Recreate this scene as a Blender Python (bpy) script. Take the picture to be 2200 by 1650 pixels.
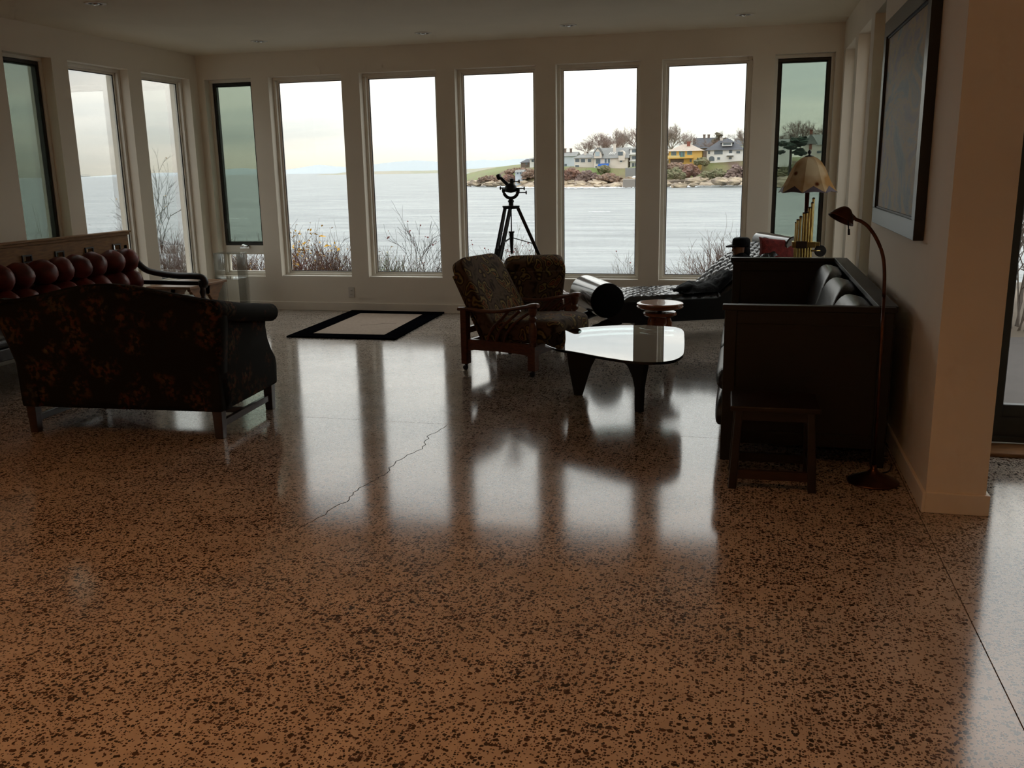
import bpy, bmesh, math, random
import numpy as np
from mathutils import Matrix, Vector, noise as mnoise

for _o in list(bpy.data.objects):
    bpy.data.objects.remove(_o, do_unlink=True)
scene = bpy.context.scene
COL = scene.collection
random.seed(7)

# ------------------------------------------------------------------ camera
EYE = Vector((0.0, 0.0, 1.55))
FPX, PITCH, ROLL, YAW = 1988.2, 0.22766, -0.017193, 0.24827
_cy, _sy = math.cos(YAW), math.sin(YAW)
_fwd = Vector((-_sy * math.cos(PITCH), _cy * math.cos(PITCH), -math.sin(PITCH)))
_r0 = Vector((_cy, _sy, 0.0))
_u0 = _r0.cross(_fwd)
_right = _r0 * math.cos(ROLL) + _u0 * math.sin(ROLL)
_up = -_r0 * math.sin(ROLL) + _u0 * math.cos(ROLL)
cam_data = bpy.data.cameras.new('camera')
cam_data.sensor_width = 36.0
cam_data.lens = FPX / 2200.0 * 36.0
cam_data.clip_start = 0.05
cam_data.clip_end = 60000.0
cam = bpy.data.objects.new('camera', cam_data)
cam.matrix_world = Matrix(((_right.x, _up.x, -_fwd.x, EYE.x), (_right.y, _up.y, -_fwd.y, EYE.y),
                           (_right.z, _up.z, -_fwd.z, EYE.z), (0, 0, 0, 1)))
COL.objects.link(cam)
scene.camera = cam

def ray(u, v):
    return _fwd + _right * ((u - 1100.0) / FPX) - _up * ((v - 825.0) / FPX)
def at_y(u, v, y):          # the place on the ray through a photo point that lies at depth y
    d = ray(u, v)
    return EYE + d * (y / d.y)
def at_z(u, v, z=0.0):
    d = ray(u, v)
    return EYE + d * ((z - EYE.z) / d.z)

# ------------------------------------------------------------------ view, world
scene.view_settings.view_transform = 'Standard'
scene.view_settings.look = 'None'
scene.view_settings.gamma = 1.0
scene.view_settings.use_curve_mapping = False
scene.view_settings.exposure = 0.10

world = bpy.data.worlds.new('overcast_sky')
scene.world = world
world.use_nodes = True
def build_world(nt):
    nt.nodes.clear()
    N, L = nt.nodes.new, nt.links.new
    out = N('ShaderNodeOutputWorld'); bg = N('ShaderNodeBackground')
    tc = N('ShaderNodeTexCoord'); sep = N('ShaderNodeSeparateXYZ')
    L(tc.outputs['Generated'], sep.inputs[0])
    ramp = N('ShaderNodeValToRGB')                 # sky colour over height
    e = ramp.color_ramp.elements
    e[0].position = 0.0; e[0].color = (1.0, 0.92, 0.79, 1)
    e[1].position = 1.0; e[1].color = (0.79, 0.80, 0.82, 1)
    for p, c in ((0.05, (1.0, 0.97, 0.90, 1)), (0.14, (0.97, 0.945, 0.90, 1)), (0.35, (0.90, 0.885, 0.86, 1))):
        x = e.new(p); x.color = c
    L(sep.outputs['Z'], ramp.inputs[0])
    mp = N('ShaderNodeMapping'); mp.inputs['Scale'].default_value = (1.6, 1.6, 17.0)
    L(tc.outputs['Generated'], mp.inputs[0])
    ns = N('ShaderNodeTexNoise'); ns.inputs['Scale'].default_value = 1.7; ns.inputs['Detail'].default_value = 5.0
    ns.inputs['Roughness'].default_value = 0.5
    L(mp.outputs[0], ns.inputs['Vector'])
    cr = N('ShaderNodeValToRGB')
    cr.color_ramp.elements[0].position = 0.36; cr.color_ramp.elements[0].color = (0.74, 0.79, 0.82, 1)
    cr.color_ramp.elements[1].position = 0.60; cr.color_ramp.elements[1].color = (1.04, 1.03, 1.0, 1)
    L(ns.outputs['Fac'], cr.inputs[0])
    mul = N('ShaderNodeMixRGB'); mul.blend_type = 'MULTIPLY'; mul.inputs[0].default_value = 1.0
    L(ramp.outputs[0], mul.inputs[1]); L(cr.outputs[0], mul.inputs[2])
    # broad glow of the veiled sun, ahead and a little right
    dirv = Vector((0.12, 0.90, 0.42)).normalized()
    dot = N('ShaderNodeVectorMath'); dot.operation = 'DOT_PRODUCT'; dot.inputs[1].default_value = dirv
    nrm = N('ShaderNodeVectorMath'); nrm.operation = 'NORMALIZE'
    L(tc.outputs['Generated'], nrm.inputs[0]); L(nrm.outputs[0], dot.inputs[0])
    mr = N('ShaderNodeMapRange'); mr.interpolation_type = 'SMOOTHSTEP'
    mr.inputs[1].default_value = 0.45; mr.inputs[2].default_value = 0.98
    mr.inputs[3].default_value = SKY_LOW; mr.inputs[4].default_value = SKY_HIGH
    L(dot.outputs['Value'], mr.inputs[0])
    el = N('ShaderNodeMapRange'); el.inputs[1].default_value = 0.0; el.inputs[2].default_value = 1.0   # an overcast sky brightens to the zenith
    el.inputs[3].default_value = SKY_HORIZON; el.inputs[4].default_value = SKY_ZENITH
    L(sep.outputs['Z'], el.inputs[0])
    ml = N('ShaderNodeMath'); ml.operation = 'MULTIPLY'; L(mr.outputs[0], ml.inputs[0]); L(el.outputs[0], ml.inputs[1])
    L(mul.outputs[0], bg.inputs[0]); L(ml.outputs[0], bg.inputs[1]); L(bg.outputs[0], out.inputs[0])
SKY_LOW, SKY_HIGH = 0.92, 1.62
SKY_HORIZON, SKY_ZENITH = 0.74, 3.6
build_world(world.node_tree)
world.cycles.sampling_method = 'MANUAL'
world.cycles.sample_map_resolution = 512
FILL_LAMP_POWER = 20.0         # each unseen fill lamp added behind the camera
LAMP_POWER = 27.0           # each ceiling downlight that is switched on, behind the camera

# ------------------------------------------------------------------ room numbers
D = 9.777          # far wall, inner face
XL, XR = -6.09, 0.835
ZC = 2.856
ZT, ZB = 2.593, 0.384
WALL = 0.26

# ------------------------------------------------------------------ materials
MATS = {}
def new_mat(name):
    m = bpy.data.materials.new(name); m.use_nodes = True
    nt = m.node_tree
    b = nt.nodes['Principled BSDF']
    return m, nt, b
def mat(name, col, rough=0.6, metal=0.0, var=0.08, scale=8.0, bump=0.0, bscale=60.0, spec=0.5, coat=0.0, stretch=None, col2=None):
    if name in MATS: return MATS[name]
    m, nt, b = new_mat(name)
    N, L = nt.nodes.new, nt.links.new
    tc = N('ShaderNodeTexCoord')
    mp = N('ShaderNodeMapping'); L(tc.outputs['Object'], mp.inputs[0])
    if stretch: mp.inputs['Scale'].default_value = stretch
    ns = N('ShaderNodeTexNoise'); ns.inputs['Scale'].default_value = scale; ns.inputs['Detail'].default_value = 4.0
    L(mp.outputs[0], ns.inputs['Vector'])
    rp = N('ShaderNodeValToRGB')
    c2 = col2 if col2 else tuple(c * (1 + var) for c in col)
    c1 = tuple(c * (1 - var) for c in col) if not col2 else col
    rp.color_ramp.elements[0].position = 0.35; rp.color_ramp.elements[0].color = (*c1, 1)
    rp.color_ramp.elements[1].position = 0.65; rp.color_ramp.elements[1].color = (*c2, 1)
    L(ns.outputs['Fac'], rp.inputs[0]); L(rp.outputs[0], b.inputs['Base Color'])
    b.inputs['Roughness'].default_value = rough; b.inputs['Metallic'].default_value = metal
    b.inputs['Specular IOR Level'].default_value = spec
    b.inputs['Coat Weight'].default_value = coat
    if bump:
        n2 = N('ShaderNodeTexNoise'); n2.inputs['Scale'].default_value = bscale; n2.inputs['Detail'].default_value = 3.0
        L(mp.outputs[0], n2.inputs['Vector'])
        bp = N('ShaderNodeBump'); bp.inputs['Strength'].default_value = bump; bp.inputs['Distance'].default_value = 0.01
        L(n2.outputs['Fac'], bp.inputs['Height']); L(bp.outputs[0], b.inputs['Normal'])
    MATS[name] = m
    return m

WALLP = mat('wall_paint', (0.80, 0.735, 0.63), 0.75, var=0.02, scale=2)
CEILP = mat('ceiling_paint', (0.82, 0.74, 0.60), 0.8, var=0.02, scale=2)
TRIMP = mat('trim_paint', (0.80, 0.735, 0.63), 0.45, var=0.02)
FRAMEP = mat('window_frame_paint', (0.78, 0.74, 0.66), 0.4, var=0.03)
SASHB = mat('sash_brown', (0.022, 0.018, 0.014), 0.45)
CHROME = mat('chrome', (0.75, 0.75, 0.76), 0.15, 1.0, var=0.02)
DOORP = mat('door_frame_paint', (0.045, 0.052, 0.05), 0.5)
WOODR = mat('mahogany', (0.030, 0.011, 0.006), 0.32, var=0.35, scale=14, stretch=(1, 1, 6), bump=0.05, coat=0.3)
WOODCH = mat('oak_brown_chair', (0.115, 0.036, 0.014), 0.35, var=0.35, scale=12, stretch=(2, 2, 8), bump=0.05, coat=0.25)
WOODDK = mat('walnut_dark', (0.012, 0.0055, 0.0035), 0.4, var=0.3, scale=14, stretch=(1, 1, 6))
WOODOAK = mat('honey_oak', (0.25, 0.125, 0.042), 0.7, var=0.2, scale=10, stretch=(6, 1, 6), bump=0.04)
WOODSTOOL = mat('cherry_stool', (0.26, 0.085, 0.038), 0.22, var=0.22, scale=10, stretch=(1, 6, 3), coat=0.5)
BLACKW = mat('black_lacquer', (0.006, 0.006, 0.006), 0.3, var=0.2)
EBONY = mat('ebonised_panel', (0.004, 0.003, 0.0025), 0.45, var=0.3, scale=9, stretch=(1, 1, 7))
LEATHER = mat('black_leather', (0.011, 0.011, 0.012), 0.30, var=0.3, scale=30, bump=0.25, bscale=90)
LEATHERG = mat('glossy_black_leather', (0.012, 0.012, 0.013), 0.2, var=0.2, scale=30, bump=0.08, bscale=60, coat=0.6)
LEATHERP = mat('tufted_black_leather', (0.012, 0.012, 0.013), 0.27, var=0.2, scale=30, bump=0.05, bscale=60, coat=0.25)
BLKMETAL = mat('black_metal', (0.006, 0.006, 0.007), 0.45, 0.2)
COPPER = mat('bronze_copper', (0.11, 0.052, 0.034), 0.30, 1.0, var=0.25, scale=20)
BRASS = mat('polished_brass', (0.50, 0.38, 0.14), 0.25, 1.0, var=0.15, scale=25)
PLASTICW = mat('white_plastic', (0.62, 0.58, 0.52), 0.4, var=0.02)
REDVEL = mat('red_velvet', (0.115, 0.014, 0.009), 0.45, var=0.45, scale=9, bump=0.08)
REDCUSH = mat('red_woven', (0.21, 0.024, 0.022), 0.8, var=0.35, scale=24, bump=0.4, bscale=120)
BLKCLOTH = mat('black_cloth', (0.005, 0.005, 0.006), 0.8, var=0.3, scale=16, bump=0.4, bscale=40, spec=0.15)
RUGBLK = mat('rug_black', (0.0035, 0.0035, 0.0045), 1.0, var=0.3, scale=30, bump=0.6, bscale=160, spec=0.0)
RUGBEI = mat('rug_beige', (0.40, 0.315, 0.25), 0.95, var=0.06, scale=40, bump=0.4, bscale=180, spec=0.2)
SKIN = mat('tan_face', (0.24, 0.125, 0.075), 0.6)

def floral_mat():
    m, nt, b = new_mat('floral_upholstery'); N, L = nt.nodes.new, nt.links.new
    tc = N('ShaderNodeTexCoord')
    nz = N('ShaderNodeTexNoise'); nz.inputs['Scale'].default_value = 9; nz.inputs['Detail'].default_value = 3
    L(tc.outputs['Object'], nz.inputs['Vector'])
    ad = N('ShaderNodeVectorMath'); ad.operation = 'MULTIPLY_ADD'; ad.inputs[1].default_value = (0.16, 0.16, 0.16)
    L(nz.outputs['Color'], ad.inputs[0]); L(tc.outputs['Object'], ad.inputs[2])
    vo = N('ShaderNodeTexVoronoi'); vo.inputs['Scale'].default_value = 5.2
    L(ad.outputs[0], vo.inputs['Vector'])
    fine = N('ShaderNodeTexNoise'); fine.inputs['Scale'].default_value = 34; fine.inputs['Detail'].default_value = 3
    L(tc.outputs['Object'], fine.inputs['Vector'])
    fl = N('ShaderNodeMapRange'); fl.inputs[1].default_value = 0.50; fl.inputs[2].default_value = 0.28
    L(vo.outputs['Distance'], fl.inputs[0])
    fr = N('ShaderNodeMapRange'); fr.inputs[1].default_value = 0.46; fr.inputs[2].default_value = 0.60
    L(fine.outputs['Fac'], fr.inputs[0])
    mk = N('ShaderNodeMath'); mk.operation = 'MULTIPLY'; L(fl.outputs[0], mk.inputs[0]); L(fr.outputs[0], mk.inputs[1])
    hue = N('ShaderNodeTexNoise'); hue.inputs['Scale'].default_value = 13
    L(tc.outputs['Object'], hue.inputs['Vector'])
    rp = N('ShaderNodeValToRGB'); e = rp.color_ramp.elements
    e[0].position = 0.30; e[0].color = (0.045, 0.045, 0.026, 1)
    e[1].position = 0.72; e[1].color = (0.12, 0.085, 0.040, 1)
    x = e.new(0.46); x.color = (0.095, 0.050, 0.022, 1)
    x = e.new(0.58); x.color = (0.095, 0.028, 0.014, 1)
    L(hue.outputs['Fac'], rp.inputs[0])
    mx = N('ShaderNodeMixRGB'); L(mk.outputs[0], mx.inputs[0]); mx.inputs[1].default_value = (0.0105, 0.010, 0.0075, 1)
    L(rp.outputs[0], mx.inputs[2]); L(mx.outputs[0], b.inputs['Base Color'])
    b.inputs['Roughness'].default_value = 0.85; b.inputs['Specular IOR Level'].default_value = 0.2
    return m
def paisley_mat():
    m, nt, b = new_mat('paisley_upholstery'); N, L = nt.nodes.new, nt.links.new
    tc = N('ShaderNodeTexCoord')
    mp = N('ShaderNodeMapping'); mp.inputs['Scale'].default_value = (1, 1.25, 0.72); L(tc.outputs['Object'], mp.inputs[0])
    wn = N('ShaderNodeTexNoise'); wn.inputs['Scale'].default_value = 6.0; wn.inputs['Detail'].default_value = 2.0; L(tc.outputs['Object'], wn.inputs['Vector'])
    wa = N('ShaderNodeVectorMath'); wa.operation = 'MULTIPLY_ADD'; wa.inputs[1].default_value = (.22, .22, .22); L(wn.outputs['Color'], wa.inputs[0]); L(mp.outputs[0], wa.inputs[2])
    vo = N('ShaderNodeTexVoronoi'); vo.inputs['Scale'].default_value = 9.0
    L(wa.outputs[0], vo.inputs['Vector'])
    rp = N('ShaderNodeValToRGB'); rp.color_ramp.interpolation = 'EASE'; e = rp.color_ramp.elements
    e[0].position = 0.0; e[0].color = (0.36, 0.27, 0.17, 1)
    e[1].position = 1.0; e[1].color = (0.03, 0.018, 0.012, 1)
    for p, c in ((0.10, (0.035, 0.016, 0.010, 1)), (0.20, (0.33, 0.13, 0.05, 1)), (0.30, (0.035, 0.026, 0.018, 1)),
                 (0.38, (0.36, 0.25, 0.10, 1)), (0.48, (0.035, 0.020, 0.012, 1)), (0.62, (0.15, 0.10, 0.065, 1))):
        x = e.new(p); x.color = c
    L(vo.outputs['Distance'], rp.inputs[0])
    ns = N('ShaderNodeTexNoise'); ns.inputs['Scale'].default_value = 7
    L(tc.outputs['Object'], ns.inputs['Vector'])
    mx = N('ShaderNodeMixRGB'); mx.blend_type = 'MULTIPLY'; mx.inputs[0].default_value = 0.25
    L(rp.outputs[0], mx.inputs[1]); L(ns.outputs['Color'], mx.inputs[2]); L(mx.outputs[0], b.inputs['Base Color'])
    b.inputs['Roughness'].default_value = 0.85; b.inputs['Specular IOR Level'].default_value = 0.2
    return m
def floor_mat():
    m, nt, b = new_mat('polished_concrete'); N, L = nt.nodes.new, nt.links.new
    geo = N('ShaderNodeNewGeometry')
    wob = N('ShaderNodeTexNoise'); wob.inputs['Scale'].default_value = 55; wob.inputs['Detail'].default_value = 2
    L(geo.outputs['Position'], wob.inputs['Vector'])
    ad = N('ShaderNodeVectorMath'); ad.operation = 'MULTIPLY_ADD'; ad.inputs[1].default_value = (0.008, 0.008, 0.0)
    L(wob.outputs['Color'], ad.inputs[0]); L(geo.outputs['Position'], ad.inputs[2])
    big = N('ShaderNodeTexNoise'); big.inputs['Scale'].default_value = 2.2; big.inputs['Detail'].default_value = 4
    L(geo.outputs['Position'], big.inputs['Vector'])
    masks = []
    for sc, frac, size in ((47, 0.72, 0.34), (80, 0.58, 0.40), (135, 0.60, 0.42)):
        vo = N('ShaderNodeTexVoronoi'); vo.voronoi_dimensions = '2D'; vo.inputs['Scale'].default_value = sc
        L(ad.outputs[0], vo.inputs['Vector'])
        sp = N('ShaderNodeSeparateColor'); L(vo.outputs['Color'], sp.inputs[0])
        # stones crowd together in patches
        th = N('ShaderNodeMapRange'); th.inputs[1].default_value = 0.35; th.inputs[2].default_value = 0.68
        th.inputs[3].default_value = frac + 0.16; th.inputs[4].default_value = frac - 0.14
        L(big.outputs['Fac'], th.inputs[0])
        gt = N('ShaderNodeMath'); gt.operation = 'GREATER_THAN'; L(sp.outputs[0], gt.inputs[0]); L(th.outputs[0], gt.inputs[1])
        rad = N('ShaderNodeMath'); rad.operation = 'MULTIPLY'; rad.inputs[1].default_value = size; L(sp.outputs[1], rad.inputs[0])
        rad2 = N('ShaderNodeMath'); rad2.operation = 'ADD'; rad2.inputs[1].default_value = 0.12; L(rad.outputs[0], rad2.inputs[0])
        lt = N('ShaderNodeMath'); lt.operation = 'LESS_THAN'; L(vo.outputs['Distance'], lt.inputs[0]); L(rad2.outputs[0], lt.inputs[1])
        mu = N('ShaderNodeMath'); mu.operation = 'MULTIPLY'; L(gt.outputs[0], mu.inputs[0]); L(lt.outputs[0], mu.inputs[1])
        masks.append((mu, sp))
    mm = masks[0][0]
    for q, _ in masks[1:]:
        x = N('ShaderNodeMath'); x.operation = 'MAXIMUM'; L(mm.outputs[0], x.inputs[0]); L(q.outputs[0], x.inputs[1]); mm = x
    stone = N('ShaderNodeValToRGB'); e = stone.color_ramp.elements
    e[0].position = 0.0; e[0].color = (0.02, 0.015, 0.012, 1)
    e[1].position = 1.0; e[1].color = (0.09, 0.055, 0.04, 1)
    L(masks[1][1].outputs[2], stone.inputs[0])
    cem = N('ShaderNodeTexNoise'); cem.inputs['Scale'].default_value = 5; cem.inputs['Detail'].default_value = 5; cem.inputs['Roughness'].default_value = 0.65
    L(geo.outputs['Position'], cem.inputs['Vector'])
    cr = N('ShaderNodeValToRGB'); e = cr.color_ramp.elements
    e[0].position = 0.3; e[0].color = (0.37, 0.315, 0.265, 1)
    e[1].position = 0.7; e[1].color = (0.51, 0.445, 0.38, 1)
    L(cem.outputs['Fac'], cr.inputs[0])
    mx = N('ShaderNodeMixRGB'); L(mm.outputs[0], mx.inputs[0]); L(cr.outputs[0], mx.inputs[1]); L(stone.outputs[0], mx.inputs[2])
    L(mx.outputs[0], b.inputs['Base Color'])
    rr = N('ShaderNodeMapRange'); rr.inputs[3].default_value = 0.07; rr.inputs[4].default_value = 0.17
    L(big.outputs['Fac'], rr.inputs[0]); L(rr.outputs[0], b.inputs['Roughness'])
    b.inputs['IOR'].default_value = 1.55
    return m
def glass_mat(name, tint, rough=0.0, refl=1.0):
    m = bpy.data.materials.new(name); m.use_nodes = True; nt = m.node_tree; nt.nodes.clear()
    N, L = nt.nodes.new, nt.links.new
    o = N('ShaderNodeOutputMaterial'); tr = N('ShaderNodeBsdfTransparent'); gl = N('ShaderNodeBsdfGlossy')
    tr.inputs[0].default_value = (*tint, 1); gl.inputs['Roughness'].default_value = rough
    ns = N('ShaderNodeTexNoise'); ns.inputs['Scale'].default_value = 3.0
    tc = N('ShaderNodeTexCoord'); L(tc.outputs['Object'], ns.inputs['Vector'])
    fr = N('ShaderNodeFresnel'); fr.inputs['IOR'].default_value = 1.45
    ml = N('ShaderNodeMath'); ml.operation = 'MULTIPLY'; ml.inputs[1].default_value = refl; L(fr.outputs[0], ml.inputs[0])
    mx = N('ShaderNodeMixShader'); L(ml.outputs[0], mx.inputs[0]); L(tr.outputs[0], mx.inputs[1]); L(gl.outputs[0], mx.inputs[2])
    L(mx.outputs[0], o.inputs[0])
    return m
def screen_mat():
    m = bpy.data.materials.new('insect_mesh'); m.use_nodes = True; nt = m.node_tree; nt.nodes.clear()
    N, L = nt.nodes.new, nt.links.new
    o = N('ShaderNodeOutputMaterial'); tr = N('ShaderNodeBsdfTransparent'); df = N('ShaderNodeBsdfDiffuse')
    tr.inputs[0].default_value = (0.80, 0.87, 0.80, 1); df.inputs[0].default_value = (0.08, 0.09, 0.085, 1)
    mx = N('ShaderNodeMixShader'); mx.inputs[0].default_value = 0.36
    L(tr.outputs[0], mx.inputs[1]); L(df.outputs[0], mx.inputs[2]); L(mx.outputs[0], o.inputs[0])
    return m
def canvas_mat():
    m, nt, b = new_mat('abstract_canvas'); N, L = nt.nodes.new, nt.links.new
    tc = N('ShaderNodeTexCoord')
    mp = N('ShaderNodeMapping'); mp.inputs['Scale'].default_value = (1, .7, 1.5); L(tc.outputs['Object'], mp.inputs[0])
    n1 = N('ShaderNodeTexNoise'); n1.inputs['Scale'].default_value = 2.2; n1.inputs['Detail'].default_value = 9; n1.inputs['Roughness'].default_value = 0.65
    n1.inputs['Distortion'].default_value = 1.2
    L(mp.outputs[0], n1.inputs['Vector'])
    rp = N('ShaderNodeValToRGB'); e = rp.color_ramp.elements
    e[0].position = 0.28; e[0].color = (0.05, 0.12, 0.17, 1)
    e[1].position = 0.75; e[1].color = (0.34, 0.22, 0.20, 1)
    for p, c in ((0.42, (0.17, 0.22, 0.22, 1)), (0.50, (0.36, 0.27, 0.13, 1)), (0.60, (0.20, 0.19, 0.20, 1))):
        x = e.new(p); x.color = c
    L(n1.outputs['Fac'], rp.inputs[0]); L(rp.outputs[0], b.inputs['Base Color'])
    b.inputs['Roughness'].default_value = 0.55
    return m
def shade_mat():
    m = bpy.data.materials.new('parchment_shade'); m.use_nodes = True; nt = m.node_tree; nt.nodes.clear()
    N, L = nt.nodes.new, nt.links.new
    o = N('ShaderNodeOutputMaterial'); df = N('ShaderNodeBsdfDiffuse'); tl = N('ShaderNodeBsdfTranslucent')
    tc = N('ShaderNodeTexCoord'); vo = N('ShaderNodeTexVoronoi'); vo.inputs['Scale'].default_value = 9.5
    L(tc.outputs['Object'], vo.inputs['Vector'])
    rp = N('ShaderNodeValToRGB'); e = rp.color_ramp.elements
    e[0].position = 0.10; e[0].color = (0.20, 0.075, 0.035, 1)
    e[1].position = 0.24; e[1].color = (0.72, 0.60, 0.40, 1)
    L(vo.outputs['Distance'], rp.inputs[0])
    ns = N('ShaderNodeTexNoise'); ns.inputs['Scale'].default_value = 5; L(tc.outputs['Object'], ns.inputs['Vector'])
    r2 = N('ShaderNodeValToRGB'); r2.color_ramp.elements[0].position = 0.40; r2.color_ramp.elements[0].color = (0.66, 0.45, 0.26, 1)
    r2.color_ramp.elements[1].position = 0.62; r2.color_ramp.elements[1].color = (1, 1, 1, 1)
    L(ns.outputs['Fac'], r2.inputs[0])
    mx = N('ShaderNodeMixRGB'); mx.blend_type = 'MULTIPLY'; mx.inputs[0].default_value = 1
    L(rp.outputs[0], mx.inputs[1]); L(r2.outputs[0], mx.inputs[2])
    L(mx.outputs[0], df.inputs[0]); L(mx.outputs[0], tl.inputs[0])
    ms = N('ShaderNodeMixShader'); ms.inputs[0].default_value = 0.5
    L(df.outputs[0], ms.inputs[1]); L(tl.outputs[0], ms.inputs[2]); L(ms.outputs[0], o.inputs[0])
    return m
def sea_mat():
    m, nt, b = new_mat('sea_water'); N, L = nt.nodes.new, nt.links.new
    geo = N('ShaderNodeNewGeometry')
    mp = N('ShaderNodeMapping'); mp.inputs['Scale'].default_value = (0.35, 0.8, 1); L(geo.outputs['Position'], mp.inputs[0])
    n1 = N('ShaderNodeTexNoise'); n1.inputs['Scale'].default_value = 0.9; n1.inputs['Detail'].default_value = 6
    n1.inputs['Roughness'].default_value = 0.7
    L(mp.outputs[0], n1.inputs['Vector'])
    bp = N('ShaderNodeBump'); bp.inputs['Strength'].default_value = 0.5; bp.inputs['Distance'].default_value = 0.5
    L(n1.outputs['Fac'], bp.inputs['Height']); L(bp.outputs[0], b.inputs['Normal'])
    mp2 = N('ShaderNodeMapping'); mp2.inputs['Scale'].default_value = (0.05, 0.22, 1); L(geo.outputs['Position'], mp2.inputs[0])
    n2 = N('ShaderNodeTexNoise'); n2.inputs['Scale'].default_value = 1.0; n2.inputs['Detail'].default_value = 10; n2.inputs['Roughness'].default_value = 0.8
    L(mp2.outputs[0], n2.inputs['Vector'])
    rp = N('ShaderNodeValToRGB'); rp.color_ramp.elements[0].position = 0.40; rp.color_ramp.elements[0].color = (0.075, 0.095, 0.105, 1)
    rp.color_ramp.elements[1].position = 0.60; rp.color_ramp.elements[1].color = (0.21, 0.23, 0.235, 1)
    L(n2.outputs['Fac'], rp.inputs[0]); L(rp.outputs[0], b.inputs['Base Color'])
    b.inputs['Roughness'].default_value = 0.35; b.inputs['IOR'].default_value = 1.33
    return m
FLORAL, PAISLEY, CONCRETE = floral_mat(), paisley_mat(), floor_mat()
GLASS = glass_mat('clear_pane', (0.975, 0.985, 0.98), refl=0.45)
GLASSTOP = glass_mat('glass_table_top', (0.70, 0.80, 0.78), refl=1.55)
ACRYL = glass_mat('clear_acrylic', (0.965, 0.975, 0.965), refl=0.8)
scene.cycles.transparent_max_bounces = 24
scene.cycles.max_bounces = 6
scene.cycles.diffuse_bounces = 4
scene.cycles.glossy_bounces = 3
scene.cycles.adaptive_threshold = 0.06
scene.cycles.adaptive_min_samples = 12
SCREEN, CANVAS, SHADE, SEA = screen_mat(), canvas_mat(), shade_mat(), sea_mat()

# ------------------------------------------------------------------ mesh helpers
def B(): return bmesh.new()
def quadbox(bm, P):
    v = [bm.verts.new(p) for p in P]
    for f in ((0, 3, 2, 1), (4, 5, 6, 7), (0, 1, 5, 4), (1, 2, 6, 5), (2, 3, 7, 6), (3, 0, 4, 7)):
        bm.faces.new([v[i] for i in f])
    return v
def bx(bm, x0, x1, y0, y1, z0, z1):
    return quadbox(bm, [(x0, y0, z0), (x1, y0, z0), (x1, y1, z0), (x0, y1, z0), (x0, y0, z1), (x1, y0, z1), (x1, y1, z1), (x0, y1, z1)])
def beam(bm, p0, p1, w, h, w1=None, h1=None, up=(0, 0, 1)):
    p0, p1 = Vector(p0), Vector(p1); d = (p1 - p0).normalized(); up = Vector(up)
    if abs(d.dot(up)) > 0.95: up = Vector((0, 1, 0))
    s = d.cross(up).normalized(); t = s.cross(d).normalized()
    w1 = w if w1 is None else w1; h1 = h if h1 is None else h1
    P = [p0 - s * w / 2 - t * h / 2, p0 + s * w / 2 - t * h / 2, p0 + s * w / 2 + t * h / 2, p0 - s * w / 2 + t * h / 2,
         p1 - s * w1 / 2 - t * h1 / 2, p1 + s * w1 / 2 - t * h1 / 2, p1 + s * w1 / 2 + t * h1 / 2, p1 - s * w1 / 2 + t * h1 / 2]
    quadbox(bm, P)
def tube(bm, pts, r, n=8, sx=1.0, sy=1.0, caps=True, up=(0, 0, 1)):
    pts = [Vector(p) for p in pts]
    rs = r if isinstance(r, (list, tuple)) else [r] * len(pts)
    rings = []
    for i, p in enumerate(pts):
        d = (pts[min(i + 1, len(pts) - 1)] - pts[max(i - 1, 0)]).normalized()
        u = Vector(up)
        if abs(d.dot(u)) > 0.93: u = Vector((0, 1, 0)) if abs(d.y) < 0.9 else Vector((1, 0, 0))
        s = d.cross(u).normalized(); t = s.cross(d).normalized()
        rings.append([bm.verts.new(p + (s * math.cos(a) * sx + t * math.sin(a) * sy) * rs[i]) for a in [2 * math.pi * k / n for k in range(n)]])
    for a, b in zip(rings[:-1], rings[1:]):
        for k in range(n):
            bm.faces.new((a[k], a[(k + 1) % n], b[(k + 1) % n], b[k]))
    if caps and n > 2:
        bm.faces.new(rings[0][::-1]); bm.faces.new(rings[-1])
def lathe(bm, prof, n=24, c=(0, 0, 0), M=None):
    rings = []
    for r, z in prof:
        ring = []
        for k in range(n):
            a = 2 * math.pi * k / n
            p = Vector((r * math.cos(a), r * math.sin(a), z))
            if M is not None: p = M @ p
            ring.append(bm.verts.new(p + Vector(c)))
        rings.append(ring)
    for a, b in zip(rings[:-1], rings[1:]):
        for k in range(n):
            bm.faces.new((a[k], a[(k + 1) % n], b[(k + 1) % n], b[k]))
    bm.faces.new(rings[0][::-1]); bm.faces.new(rings[-1])
def prism(bm, poly, t0, t1, fn):
    """fn(a, b, t) -> point; poly is a list of (a, b)."""
    A = [bm.verts.new(fn(a, b, t0)) for a, b in poly]
    C = [bm.verts.new(fn(a, b, t1)) for a, b in poly]
    n = len(poly)
    bm.faces.new(A[::-1]); bm.faces.new(C)
    for k in range(n): bm.faces.new((A[k], A[(k + 1) % n], C[(k + 1) % n], C[k]))
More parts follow.
